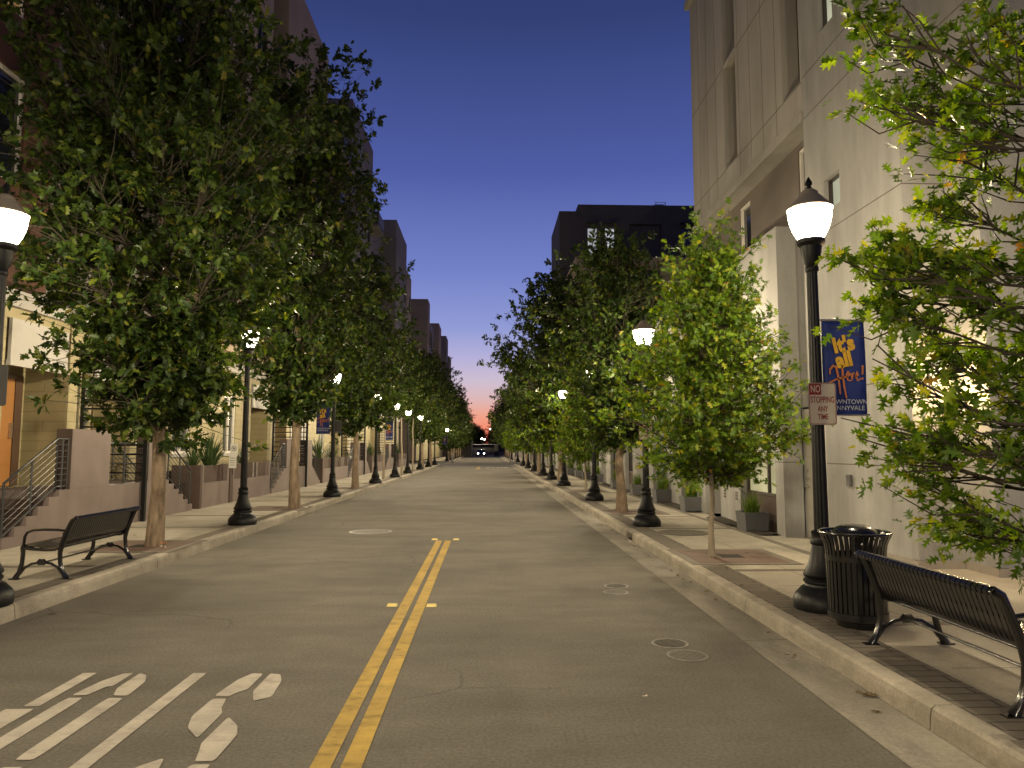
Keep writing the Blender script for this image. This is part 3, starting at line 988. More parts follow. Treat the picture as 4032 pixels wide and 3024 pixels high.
# ------------------------------------------------------------------ benches
def make_bench(label, loc, rz):
    """seat faces local +x, length along y; slats are flat bars bent from the seat's front roll up over the back"""
    t = thing("park_bench", label, "bench", loc, rz, "black slatted metal benches")
    Lh = 0.77
    prof_seat = [(.50, .385), (.525, .405), (.52, .435), (.49, .45), (.44, .44), (.34, .42), (.24, .41), (.15, .41), (.09, .425)]
    prof_back = [(.09, .425), (.055, .46), (.03, .53), (.0, .64), (-.03, .74), (-.05, .79), (-.075, .82), (-.105, .82), (-.122, .795), (-.115, .765)]
    def slats(prof, n=31):
        b = MB()
        for k in range(n):
            y = -Lh + 0.05 + (2 * Lh - 0.10) * k / (n - 1)
            hw, th = 0.0175, 0.0045
            vs = []
            for i, (x, z) in enumerate(prof):
                a, c = prof[max(i - 1, 0)], prof[min(i + 1, len(prof) - 1)]
                dx, dz = c[0] - a[0], c[1] - a[1]
                l = math.hypot(dx, dz)
                nx, nz = -dz / l * th, dx / l * th
                vs += [(x + nx, y - hw, z + nz), (x + nx, y + hw, z + nz), (x - nx, y + hw, z - nz), (x - nx, y - hw, z - nz)]
            fs = []
            for i in range(len(prof) - 1):
                o = i * 4
                for q in range(4):
                    q2 = (q + 1) % 4
                    fs.append((o + q, o + q2, o + 4 + q2, o + 4 + q))
            fs += [(3, 2, 1, 0), tuple(len(vs) - 4 + q for q in range(4))]
            b.add(vs, fs)
        return b
    b = slats(prof_seat)
    for (x, z) in ((.49, .425), (.12, .398), (.30, .40)):
        b.tube([(x, -Lh, z), (x, Lh, z)], 0.013, 8)
    b.build("seat", M["gloss_black"], t, smooth=True)
    b = slats(prof_back)
    for (x, z) in ((-.09, .79), (.045, .60), (.075, .47)):
        b.tube([(x - 0.01, -Lh, z), (x - 0.01, Lh, z)], 0.022 if z > .7 else 0.012, 10)
    b.build("backrest", M["gloss_black"], t, smooth=True)
    for s in (-1, 1):
        y = s * (Lh - 0.015)
        b = MB()
        E = (1.0, 1.25)
        b.tube([(-.02, y, .012), (.03, y, .10), (.06, y, .22), (.068, y, .34), (.055, y, .44), (.02, y, .56), (-.02, y, .68), (-.055, y, .77), (-.10, y, .80)],
               [.034, .026, .024, .026, .030, .030, .028, .030, .030], 10)
        b.tube([(.56, y, .012), (.515, y, .10), (.49, y, .22), (.485, y, .34), (.49, y, .42)], [.034, .026, .024, .024, .028], 10)
        b.tube([(.50, y, .41), (.38, y, .395), (.25, y, .385), (.13, y, .39), (.06, y, .42)], .022, 8)
        for xx in (-.025, .565):
            b.box(xx - .055, xx + .055, y - .03, y + .03, 0.0, .014)
        b.build("end_frame", M["gloss_black"], t, smooth=True)
        b = MB()
        b.tube([(.03, y, .07), (.08, y, .15), (.16, y, .205), (.27, y, .225), (.38, y, .205), (.46, y, .15), (.51, y, .07)], .017, 8)
        b.lathe([(.001, -.02), (.05, -.02), (.062, 0), (.05, .02), (.001, .02)], 12, 0.1, 6)
        n = len(b.v)
        for i in range(n - 60, n):
            x, yy, z = b.v[i]
            b.v[i] = (.27 + x, y + z, .225 + yy * 0.72)
        b.build("arch_brace", M["gloss_black"], t, smooth=True)
        b = MB()
        b.tube([(-.0, y, .63), (.10, y, .645), (.25, y, .65), (.38, y, .645), (.45, y, .615), (.475, y, .56), (.48, y, .50), (.485, y, .43)], .017, 8)
        b.build("armrest", M["gloss_black"], t, smooth=True)
    b = MB()
    b.tube([(.27, -Lh, .215), (.27, Lh, .215)], .012, 8)
    b.build("stretcher", M["gloss_black"], t, smooth=True)
    return t
make_bench("black slatted metal bench on the stoop sidewalk, back to the road", (-4.86, 9.42, SW), PI)
make_bench("black slatted metal bench beside the trash can, back to the road", (2.97, 4.86, SW), 0.0)
for o in [o for o in scene.objects if o.name.startswith("park_bench")]:
    o.scale = (1, 1, 0.87)

# ------------------------------------------------------------------ trash can
def make_can():
    t = thing("trash_can", "black slatted round trash can with domed lid beside the lamp", "trash can", (3.15, 6.20, SW))
    t.scale = (0.84, 0.84, 1.0)
    b = MB()
    n = 36
    for k in range(n):
        a = 2 * PI * k / n
        ca, sa = math.cos(a), math.sin(a)
        hw, th = 0.0165, 0.005
        pr = [(.272, .09), (.275, .3), (.28, .56), (.283, .62), (.292, .68), (.312, .73), (.332, .765), (.338, .785)]
        vs = []
        for r, z in pr:
            for (w, d) in ((-hw, -th), (hw, -th), (hw, th), (-hw, th)):
                rr = r + d
                vs.append((rr * ca - w * sa, rr * sa + w * ca, z))
        fs = [(i * 4 + q, i * 4 + (q + 1) % 4, i * 4 + 4 + (q + 1) % 4, i * 4 + 4 + q) for i in range(len(pr) - 1) for q in range(4)]
        b.add(vs, fs)
    b.build("slats", M["gloss_black"], t, smooth=True)
    b = MB()
    ring = lambda R, z, r: [(R * math.cos(2 * PI * k / 40), R * math.sin(2 * PI * k / 40), z) for k in range(41)]
    b.tube(ring(.338, .785, .01), .013, 8)
    b.build("rim", M["gloss_black"], t, smooth=True)
    for z, hh in ((.07, .06), (.55, .045)):
        b = MB()
        b.lathe([(.283, z), (.288, z + .004), (.288, z + hh), (.283, z + hh + .004)], 40, caps=False)
        b.build("hoop", M["gloss_black"], t, smooth=True)
    b = MB()
    b.lathe([(.20, 0), (.205, .01), (.205, .05), (.25, .07), (.25, .075)], 32)
    b.build("foot", M["gloss_black"], t, smooth=True)
    b = MB()
    b.lathe([(.255, .08), (.258, .55), (.25, .56)], 32)
    b.build("liner", M["black_metal"], t, smooth=True)
    b = MB()
    b.lathe([(.205, .778), (.215, .786), (.205, .80), (.17, .828), (.10, .85), (.001, .858)], 32)
    for k in range(3):
        a = 2 * PI * k / 3 + .4
        b.tube([(.19 * math.cos(a), .19 * math.sin(a), .782), (.30 * math.cos(a), .30 * math.sin(a), .70)], .008, 6)
    b.build("lid", M["gloss_black"], t, smooth=True)
make_can()

# ------------------------------------------------------------------ facades
def P_right(X0):
    return lambda u, z, d: (X0 + d, u, z)
def P_left(X0):
    return lambda u, z, d: (X0 - d, u, z)
def P_front(Y0):
    return lambda u, z, d: (u, Y0 + d, z)

def facade(b, P, u0, u1, z0, z1, openings, depth=0.3):
    us = sorted({u0, u1, *[o[0] for o in openings], *[o[1] for o in openings]})
    zs = sorted({z0, z1, *[o[2] for o in openings], *[o[3] for o in openings]})
    us = [u for u in us if u0 - 1e-6 <= u <= u1 + 1e-6]
    zs = [z for z in zs if z0 - 1e-6 <= z <= z1 + 1e-6]
    for i in range(len(us) - 1):
        for j in range(len(zs) - 1):
            um, zm = (us[i] + us[i + 1]) / 2, (zs[j] + zs[j + 1]) / 2
            if any(o[0] < um < o[1] and o[2] < zm < o[3] for o in openings):
                continue
            b.quad(P(us[i], zs[j], 0), P(us[i + 1], zs[j], 0), P(us[i + 1], zs[j + 1], 0), P(us[i], zs[j + 1], 0))
    for o in openings:
        ua, ub, za, zb = o[:4]
        d = o[4] if len(o) > 4 else depth
        for (p, q) in (((ua, za), (ua, zb)), ((ua, zb), (ub, zb)), ((ub, zb), (ub, za)), ((ub, za), (ua, za))):
            b.quad(P(*p, 0), P(*q, 0), P(*q, d), P(*p, d))

def pbox(b, P, ua, ub, za, zb, d0, d1):
    c = [P(u, z, d) for d in (d0, d1) for u, z in ((ua, za), (ub, za), (ub, zb), (ua, zb))]
    b.add(c, [(0, 1, 2, 3), (7, 6, 5, 4), (0, 4, 5, 1), (1, 5, 6, 2), (2, 6, 7, 3), (3, 7, 4, 0)])

def window(parent, P, ua, ub, za, zb, d, frame, pane, vm=(), hm=(), fw=0.05, sill=None):
    """frame bars around and across the opening at depth d, the glass behind them"""
    b = MB()
    pbox(b, P, ua, ub, za, za + fw, d - 0.07, d)
    pbox(b, P, ua, ub, zb - fw, zb, d - 0.07, d)
    pbox(b, P, ua, ua + fw, za + fw, zb - fw, d - 0.07, d)
    pbox(b, P, ub - fw, ub, za + fw, zb - fw, d - 0.07, d)
    for v in vm:
        pbox(b, P, v - fw / 2, v + fw / 2, za + fw, zb - fw, d - 0.065, d - 0.002)
    for h_ in hm:
        pbox(b, P, ua + fw, ub - fw, h_ - fw / 2, h_ + fw / 2, d - 0.06, d - 0.004)
    w = b.build("window", frame, parent)
    b = MB()
    pbox(b, P, ua, ub, za, zb, d - 0.012, d + 0.012)
    b.build("pane", pane, w)
    if sill:
        b = MB()
        pbox(b, P, ua - 0.06, ub + 0.06, za - 0.09, za - 0.001, -0.05, d - 0.08)
        b.build("sill", sill, w)
    return w

# ------------------------------------------------------------------ right: pale corner building
def build_corner_building():
    t = thing("corner_building", "pale concrete corner building with overhanging panelled storeys and brown band", "building", (5.4, 10, 0))
    def own(o):
        o.matrix_parent_inverse = t.matrix_world.inverted()
        o.location = (-5.4, -10, 0)
        o.matrix_parent_inverse = Matrix()
        return o
    TX, PX, BX = 5.4, 5.06, 5.75
    top = 15.2
    # tower at the corner, its stepped end
    b = MB()
    P = P_right(TX)
    ow = [(10.64, 11.16, 5.43, 5.94), (10.66, 11.12, 8.42, 9.3), (10.66, 11.12, 11.6, 12.5), (11.45 - .03, 12.3, SW, 2.35, 0.06)]
    facade(b, P, 9.03, 12.3, SW, 5.56, [ow[0], ow[3]], 0.16)
    facade(b, P, 9.03, 11.82, 5.56, top, [ow[0], ow[1], ow[2]] if False else [ow[1], ow[2]], 0.16)
    b.v, b.f, b.mi = [], [], []
    facade(b, P, 9.03, 12.3, SW, 5.2, [ow[3]], 0.16)
    facade(b, P, 9.03, 11.82, 5.2, top, [ow[0], ow[1], ow[2]], 0.16)
    b.quad((TX, 11.82, 5.2), (TX, 12.3, 5.2), (TX, 12.3, 5.56), (TX, 11.82, 5.56))
    Q = P_front(9.03)
    facade(b, Q, TX, 6.0, SW, top, [])
    facade(b, P_right(6.0), 8.44, 9.03, SW, top, [])
    facade(b, P_front(8.44), 6.0, 16.0, SW, top, [(7.2, 8.6, 6.0, 7.8), (10.4, 11.8, 6.0, 7.8), (7.2, 8.6, 9.4, 11.2), (10.4, 11.8, 9.4, 11.2), (7.4, 9.4, 0.2, 2.6)], 0.2)
    b.quad((6.0, 8.44, top), (16, 8.44, top), (16, 12, top), (6.0, 12, top))
    b.quad((TX, 9.03, top), (6.0, 9.03, top), (6.0, 12, top), (TX, 12, top))
    b.quad((16, 8.44, SW), (16, 40, SW), (16, 40, top), (16, 8.44, top))
    b.cur = 1
    for z in (1.41, 2.55, 5.1, 7.27, 8.0, 10.9):
        pbox(b, P, 9.03, 11.4 if z < 2.4 else 11.8, z, z + 0.014, -0.003, 0.01)
        pbox(b, P_front(9.03), TX - 0.003, 5.997, z, z + 0.014, -0.003, 0.01)
        pbox(b, P_right(6.0), 8.437, 9.027, z, z + 0.014, -0.003, 0.01)
    own(b.build("tower_wall", [M["wall_pale"], M["joint"]], t))
    b = MB()
    for (Pq, ua, ub) in ((P, 9.0, 11.4), (P_front(9.03), TX - 0.03, 5.97), (P_right(6.0), 8.41, 9.0), (P_front(8.44), 5.97, 14)):
        pbox(b, Pq, ua, ub, SW, SW + 0.10, -0.025, 0.1)
    own(b.build("plinth", M["plinth"], t))
    for o_, pm in ((ow[0], M["lit_green"]), (ow[1], M["lit_green"]), (ow[2], M["glass"])):
        own(window(t, P, o_[0], o_[1], o_[2], o_[3], 0.15, M["frame_dark"], pm, fw=0.03))
    for (ua, ub, za, zb) in ((7.2, 8.6, 6.0, 7.8), (10.4, 11.8, 6.0, 7.8), (7.2, 8.6, 9.4, 11.2), (10.4, 11.8, 9.4, 11.2), (7.4, 9.4, 0.2, 2.6)):
        own(window(t, P_front(8.44), ua, ub, za, zb, 0.19, M["frame_dark"], M["glass"], vm=((ua + ub) / 2,)))
    # steel service door
    b = MB()
    pbox(b, P, 11.45, 12.27, SW, 2.32, 0.03, 0.055)
    d = own(b.build("service_door", M["grey_door"], t))
    b = MB()
    pbox(b, P, 12.12, 12.2, 1.0, 1.03, -0.03, 0.028)
    pbox(b, P, 12.13, 12.18, 1.12, 1.17, 0.0, 0.028)
    pbox(b, P, 12.13, 12.18, 1.26, 1.30, 0.01, 0.028)
    b.build("handle", M["steel"], d)
    b = MB()
    pbox(b, P, 10.62, 10.74, 1.1, 1.26, -0.04, 0.0)
    own(b.build("card_reader", M["sign_back"], t))
    # upper storeys, panel clad, over a recessed brown storey
    b = MB()
    slots = [(15.02, 15.82, 7.98, 10.35, 0.4), (15.02, 15.82, 10.45, 13.3, 0.4), (11.87, 12.6, 7.98, 13.3, 0.4), (17.0, 17.01, 8, 8.01)]
    facade(b, P, 11.822, 18.35, 7.27, 13.55, slots[:3], 0.4)
    facade(b, P, 11.822, 18.35, 13.55, top, [])
    b.quad((TX, 11.82, 7.27), (TX, 18.35, 7.27), (BX + .02, 18.35, 7.27), (BX + .02, 11.82, 7.27))
    b.quad((TX, 18.35, 7.27), (16, 18.35, 7.27), (16, 18.35, top), (TX, 18.35, top))
    b.quad((TX, 11.82, top), (TX, 18.35, top), (16, 18.35, top), (16, 11.82, top))
    wall_b = b
    b = MB()
    pbox(b, P, 11.84, 18.45, 13.45, 13.65, -0.12, -0.002)
    own(b.build("cornice", M["wall_panel"], t))
    b = MB()
    pbox(b, P, 11.84, 18.40, 7.25, 7.42, -0.045, -0.002)
    own(b.build("fascia", M["wall_panel"], t))
    b = wall_b
    b.cur = 1
    for z in (7.96, 10.4):
        for (ya, yb) in ((11.83, 18.34),) if z < 8 else ((12.62, 15.0), (15.84, 18.34)):
            pbox(b, P, ya, yb, z - 0.014, z, -0.003, 0.004)
    for y in (12.9, 13.55, 14.2, 14.85, 16.4, 17.05, 17.7):
        pbox(b, P, y, y + 0.01, 7.44, 13.43, -0.0025, 0.004)
    own(b.build("upper_wall", [M["wall_panel"], M["joint"]], t))
    for (ua, ub, za, zb, pm) in ((15.02, 15.82, 7.98, 10.35, M["glass"]), (15.02, 15.82, 10.45, 13.3, M["glass"]), (11.87, 12.6, 7.98, 13.3, M["glass"])):
        own(window(t, P, ua, ub, za, zb, 0.38, M["frame_dark"], pm, hm=(za + (zb - za) * 0.2,)))
    b = MB()
    B = P_right(BX)
    bo = [(12.38, 12.85, 5.62, 7.15), (15.3, 15.98, 5.62, 7.1), (17.5, 18.1, 5.62, 7.1)]
    facade(b, B, 11.9, 18.9, 5.5, 7.268, bo, 0.12)
    b.quad((BX, 18.9, 5.5), (16, 18.9, 5.5), (16, 18.9, 7.268), (BX, 18.9, 7.268))
    own(b.build("brown_wall", M["wall_brown"], t))
    for o_ in bo:
        own(window(t, B, *o_, 0.10, M["frame_white"], M["glass"], hm=(6.0,), fw=0.045))
    # podium with storefront bays
    b = MB()
    P5 = P_right(PX)
    op, kinds = [(12.65, 14.45, SW, 3.3, 0.32)], ["w"]
    y = 15.7
    while y < 39:
        op.append((y, y + 1.1, SW, 2.9, 0.9)); kinds.append("r")
        op.append((y + 1.8, y + 3.2, SW, 3.3, 0.32)); kinds.append("w")
        op.append((y + 4.65, y + 6.4, SW, 3.3, 0.32)); kinds.append("w")
        y += 7.7
    op = [o for o in op if o[1] < 40.9]
    facade(b, P5, 12.3, 40.9, SW, 5.55, op, 0.32)
    b.quad((PX, 12.3, SW), (TX + .02, 12.3, SW), (TX + .02, 12.3, 5.55), (PX, 12.3, 5.55))
    b.quad((PX, 12.3, 5.55), (PX, 40.9, 5.55), (16, 40.9, 5.55), (16, 12.3, 5.55))
    b.cur = 1
    for z in (1.41, 3.6):
        us = [12.303] + [v for o in op for v in (o[0], o[1])] + [40.9]
        if z < 3:
            for k in range(0, len(us), 2):
                pbox(b, P5, us[k], us[k + 1], z, z + 0.014, -0.003, 0.004)
        else:
            pbox(b, P5, 12.303, 40.9, z, z + 0.014, -0.003, 0.004)
    pbox(b, P_front(12.3), PX - .003, TX, 1.41, 1.424, -0.003, 0.004)
    own(b.build("podium_wall", [M["wall_pale"], M["joint"]], t))
    litk = [M["lit_store"], M["lit_store_dim"], M["glass_grey"], M["lit_store_dim"], M["glass_grey"]]
    q = 0
    for o_, k_ in zip(op, kinds):
        if k_ == "w":
            window(t, P5, o_[0], o_[1], 0.78, 3.3, 0.20, M["frame_dark"], litk[0] if q == 0 else litk[1 + q % 4], vm=(o_[0] + 0.55,) if q else (13.35,), hm=(1.5,) if False else ())
            own(t.children[-1]) if False else None
            q += 1
    for w_ in [c for c in t.children if c.name.startswith("window")]:
        w_.location = (-5.4, -10, 0)
    for o_, k_ in zip(op, kinds):
        if k_ == "w":
            b = MB()
            pbox(b, P5, o_[0] + .002, o_[1] - .002, SW, 0.775, 0.14, 0.33)
            own(b.build("base_panel", M["dark_brown"], t))
    for o_, k_ in zip(op, kinds):
        if k_ == "r":
            bb = MB()
            pbox(bb, P5, o_[0] + .002, o_[1] - .002, SW, 2.898, 0.86, 0.9)
            dd = own(bb.build("entry_door", M["wall_brown"], t))
            bb = MB()
            pbox(bb, P5, o_[0] + 0.15, o_[0] + 0.19, 1.0, 1.3, 0.80, 0.858)
            bb.build("handle", M["steel"], dd)
    b = MB()
    for yy in (14.62, 15.35, 23.0, 30.9):
        for k in range(3):
            pbox(b, P5, yy, yy + 0.12, 0.62 + k * 0.06, 0.65 + k * 0.06, -0.008, 0.004)
    own(b.build("wall_vent", M["frame_dark"], t))
    return t
CB = build_corner_building()

def wall_lamp():
    t = thing("wall_lamp", "lit warm wall lamp on the corner wall, hidden behind oak leaves", "wall lamp", (5.70, 9.03, 2.55))
    b = MB()
    b.box(-.07, .07, -.02, 0.0, -.14, .14)
    b.box(-.08, .08, -.13, -.02, .12, .145)
    b.build("bracket", M["frame_dark"], t, bevel=0.004)
    b = MB()
    b.box(-.06, .06, -.11, -.021, -.11, .118)
    b.build("diffuser", M["sconce"], t, bevel=0.01)
    ld = bpy.data.lights.new("wall_lamp_bulb", "POINT")
    ld.energy = 90
    ld.color = (1.0, 0.68, 0.33)
    ld.shadow_soft_size = 0.06
    lo = bpy.data.objects.new("wall_lamp_bulb", ld)
    COL.objects.link(lo)
    lo.parent = t
    lo.location = (0, -0.40, -0.05)
wall_lamp()

# ------------------------------------------------------------------ right: dark block beyond
def build_dark_block():
    t = thing("apartment_block", "dark charcoal apartment block with two lit white top floor windows", "building", (0, 0, 0))
    PX = 5.06
    P5 = P_right(PX)
    op = []
    y = 41.6
    while y < 68:
        op.append((y, y + 1.6, SW, 3.3)); y += 3.1
    b = MB()
    facade(b, P5, 40.9, 70.5, SW, 5.55, op, 0.3)
    b.quad((PX, 70.5, SW), (16, 70.5, SW), (16, 70.5, 5.55), (PX, 70.5, 5.55))
    b.build("podium_wall", M["wall_pale"], t)
    for i, o_ in enumerate(op):
        window(t, P5, o_[0], o_[1], 0.6, 3.3, 0.28, M["frame_dark"], (M["glass_grey"], M["lit_store_dim"])[i % 2], vm=((o_[0] + o_[1]) / 2,))
    for o_ in op:
        b = MB()
        pbox(b, P5, o_[0] + .002, o_[1] - .002, SW, 0.598, 0.2, 0.3)
        b.build("base_panel", M["dark_brown"], t)
    # mid-height lighter block
    b = MB()
    mo = [(42.2, 43.4, 7.0, 9.0), (44.8, 46.0, 7.0, 9.0), (42.2, 43.4, 10.0, 12.0), (44.8, 46.0, 10.0, 12.0)]
    facade(b, P5, 40.9, 47.3, 5.55, 12.7, mo, 0.2)
    facade(b, P_front(40.9), PX, 18, 5.55, 12.7, [(8.6, 10.0, 7.0, 9.0), (11.6, 13.0, 7.0, 9.0), (8.6, 10.0, 10, 12)], 0.2)
    b.quad((PX, 40.9, 12.7), (18, 40.9, 12.7), (18, 50.1, 12.7), (PX, 50.1, 12.7))
    facade(b, P5, 47.3, 50.1, 5.55, 12.7, [])
    b.build("middle_wall", M["tan"], t)
    for o_ in mo:
        window(t, P5, *o_, 0.18, M["frame_dark"], M["glass"])
    for o_ in [(8.6, 10.0, 7.0, 9.0), (11.6, 13.0, 7.0, 9.0), (8.6, 10.0, 10, 12)]:
        window(t, P_front(40.9), *o_, 0.18, M["frame_dark"], M["glass"])
    # dark top block
    b = MB()
    fo = [(7.05, 7.79, 15.25, 17.35), (8.3, 9.04, 15.25, 17.35), (10.05, 12.35, 15.25, 17.6), (13.75, 15.4, 15.25, 17.4)]
    F = P_front(50.12)
    facade(b, F, 6.4, 22, 12.7, 19.0, fo, 0.25)
    facade(b, F, PX, 6.4, 12.7, 18.5, [])
    facade(b, P5, 50.12, 56.5, 5.55, 18.5, [(51.6, 52.6, 7.2, 9.2), (53.9, 54.9, 7.2, 9.2), (51.6, 52.6, 10.4, 12.4), (53.9, 54.9, 10.4, 12.4), (51.6, 52.6, 13.6, 15.6)], 0.2)
    b.quad((PX, 50.12, 18.5), (6.4, 50.12, 18.5), (6.4, 56.5, 18.5), (PX, 56.5, 18.5))
    b.quad((6.4, 50.12, 18.5), (6.4, 56.5, 18.5), (6.4, 56.5, 19.0), (6.4, 50.12, 19.0))
    b.quad((6.4, 50.12, 19.0), (22, 50.12, 19.0), (22, 56.5, 19.0), (6.4, 56.5, 19.0))
    b.quad((PX, 56.5, 5.5), (22, 56.5, 5.5), (22, 56.5, 19.0), (PX, 56.5, 18.5))
    b.build("upper_wall", M["wall_dark"], t)
    for i, o_ in enumerate(fo):
        window(t, F, *o_, 0.22, M["frame_dark"], M["lit_white"] if i < 2 else (M["wall_dark"] if i == 2 else M["glass"]), hm=(15.85,) if i < 2 else ())
    for o_ in [(51.6, 52.6, 7.2, 9.2), (53.9, 54.9, 7.2, 9.2), (51.6, 52.6, 10.4, 12.4), (53.9, 54.9, 10.4, 12.4), (51.6, 52.6, 13.6, 15.6)]:
        window(t, P5, *o_, 0.18, M["frame_dark"], M["glass"])
    b = MB()
    for (xa, xb) in ((7.0, 7.84), (8.25, 9.1), (13.7, 15.5)):
        pbox(b, F, xa, xb, 17.62, 17.70, -0.4, -0.001)
    b.build("sun_shade", M["rail"], t)
    b = MB()
    for (x, y) in ((12.2, 51.0), (12.9, 51.0), (12.2, 51.6), (12.9, 51.6)):
        b.box(x - .02, x + .02, y - .02, y + .02, 19.0, 19.55)
    for z in (19.2, 19.35, 19.52):
        b.box(12.18, 12.92, 50.985, 51.015, z, z + 0.025)
        b.box(12.18, 12.92, 51.585, 51.615, z, z + 0.025)
    b.build("roof_ladder", M["rail"], t)
    # lower far block
    b = MB()
    lo = [(57.8 + 2.4 * k, 59.0 + 2.4 * k, z, z + 1.8) for k in range(5) for z in (6.4, 9.0)]
    facade(b, P5, 56.5, 70.5, 5.55, 11.2, lo, 0.2)
    b.quad((PX, 56.5, 11.2), (18, 56.5, 11.2), (18, 70.5, 11.2), (PX, 70.5, 11.2))
    b.quad((PX, 70.5, 5.55), (18, 70.5, 5.55), (18, 70.5, 11.2), (PX, 70.5, 11.2))
    b.build("far_wall", M["grey_wall"], t)
    for o_ in lo:
        window(t, P5, *o_, 0.18, M["frame_dark"], M["glass"])
build_dark_block()

# ------------------------------------------------------------------ left: townhouse row under apartment storeys
LXW = -8.6
def left_building(name, label, y0, y1, units, wall_m, h, bays, far=False):
    """bays: (ya, yb, z0, z1, plane x, material)"""
    t = thing(name, label, "building", (0, 0, 0))
    P = P_left(LXW)
    zt = 4.2
    op, win, doors = [], [], []
    for u in units:
        for a, c in ((13.1, 15.05), (16.0, 17.7)):
            if y0 < a + u and c + u < y1:
                op.append((a + u, c + u, 0.9, 4.0, 0.85)); doors.append((a + u, c + u))
        for a, c in ((20.1, 21.3), (23.9, 25.0), (18.3, 19.2)):
            if y0 < a + u and c + u < y1:
                op.append((a + u, c + u, 1.5, 3.4, 0.12)); win.append((a + u, c + u, 1.5, 3.4))
    b = MB()
    facade(b, P, y0, y1, SW, zt, op, 0.12)
    for (a, c) in doors:
        b.quad(P(a, 0.9, 0.85), P(c, 0.9, 0.85), P(c, 4.0, 0.85), P(a, 4.0, 0.85))
    b.build("ground_wall", M["siding"], t)
    for (a, c) in doors:
        b = MB()
        pbox(b, P, c + 0.002, c + 0.5, 0.9, 4.18, -0.035, -0.001)
        b.build("pilaster", M["block"], t)
    for i, (a, c) in enumerate(doors):
        b = MB()
        pbox(b, P, a + 0.45, c - 0.38, 0.92, 3.02, 0.80, 0.848)
        d = b.build("front_door", M["orange_door"], t)
        b = MB()
        pbox(b, P, c - 0.50, c - 0.46, 1.85, 2.15, 0.74, 0.799)
        b.build("handle", M["steel"], d)
        b = MB()
        pbox(b, P, c - 0.38, c - 0.16, 0.92, 3.1, 0.78, 0.845)
        pbox(b, P, a + 0.3, a + 0.45, 0.92, 3.1, 0.78, 0.845)
        pbox(b, P, a + 0.45, c - 0.38, 3.02, 3.1, 0.78, 0.845)
        b.build("door_frame", M["brown_door"], d)
        b = MB()
        pbox(b, P, a + 0.06, c - 0.12, 3.2, 4.0, -0.06, -0.002)
        pbox(b, P, a + 0.03, c - 0.09, 3.14, 3.24, -0.085, -0.001)
        b.build("entry_panel", M["white_trim"], t)
    for o_ in win:
        window(t, P, *o_, 0.10, M["frame_white"], M["glass_grey"], vm=((o_[0] + o_[1]) / 2,), fw=0.075, sill=M["white_trim"])
    for u in units:
        for vy in (21.9, 22.9):
            if y0 < vy + u < y1 - 0.4:
                b = MB()
                for k in range(3):
                    pbox(b, P, vy + u, vy + u + 0.22, 1.95 + k * 0.075, 1.985 + k * 0.075, -0.012, 0.003)
                b.build("vent", M["frame_dark"], t)
    # band between the ground floor and the storeys above
    b = MB()
    pbox(b, P, y0, y1, zt, zt + 0.3, -0.12, 0.2)
    b.build("floor_band", M["white_trim"] if not far else M["tan"], t)
    # storeys above
    wins = []
    nfl = int((h - 4.6) / 3.05)
    y = y0 + 1.2
    while y + 1.5 < y1:
        if not any(a - 0.1 < y + 1.4 and y < c + 0.1 for a, c, *_ in bays):
            for f in range(nfl):
                wins.append((y, y + 1.4, 5.3 + f * 3.05, 7.1 + f * 3.05))
        y += 2.9
    b = MB()
    facade(b, P, y0, y1, zt + 0.3, h, wins, 0.14)
    b.quad((LXW, y0, h), (LXW, y1, h), (LXW - 12, y1, h), (LXW - 12, y0, h))
    for yy in (y0, y1):
        b.quad((LXW, yy, SW), (LXW - 12, yy, SW), (LXW - 12, yy, h), (LXW, yy, h))
    b.build("upper_wall", wall_m, t)
    b = MB()
    b.box(LXW - 0.3, LXW + 0.06, y0, y1, h + 0.001, h + 0.35)
    b.build("parapet", wall_m, t)
    for i, o_ in enumerate(wins):
        window(t, P, *o_, 0.12, M["frame_dark"], M["glass"], vm=((o_[0] + o_[1]) / 2,), fw=0.05)
    for (ya, yb, za, zb, X, m_) in bays:
        Pb = P_left(X)
        bw = []
        if yb - ya > 2.2:
            for f in range(int((zb - za - 0.5) / 3.05)):
                z = za + 0.95 + f * 3.05
                bw.append((yb - 1.6, yb - 0.5, z, z + 1.75))
            if m_ is M["redbrown"]:
                bw = [(yb - 3.2, yb - 0.86, 6.2, 8.15), (yb - 3.3, yb - 1.0, 9.18, 11.0), (yb - 3.0, yb - 0.5, 12.0, 13.8), (yb - 3.0, yb - 0.5, 15.1, 16.9)]
        b = MB()
        facade(b, Pb, ya, yb, za, zb, bw, 0.14)
        for yy in (ya, yb):
            b.quad((X, yy, za), (LXW - .002, yy, za), (LXW - .002, yy, zb), (X, yy, zb))
        b.quad((X, ya, za), (X, yb, za), (LXW, yb, za), (LXW, ya, za))
        b.quad((X, ya, zb), (X, yb, zb), (LXW - 1.5, yb, zb), (LXW - 1.5, ya, zb))
        for yy in (ya, yb):
            b.quad((LXW - .002, yy, h), (LXW - 1.5, yy, h), (LXW - 1.5, yy, zb), (LXW - .002, yy, zb)) if zb > h else None
        b.build("bay", m_, t)
        for i, o_ in enumerate(bw):
            window(t, Pb, *o_, 0.12, M["frame_white"] if m_ is M["redbrown"] else M["frame_dark"], M["lit_amber"] if (m_ is M["redbrown"] and i == 1 and ya > 0) else M["glass"], vm=((o_[0] + o_[1]) / 2,), fw=0.05)
    return t

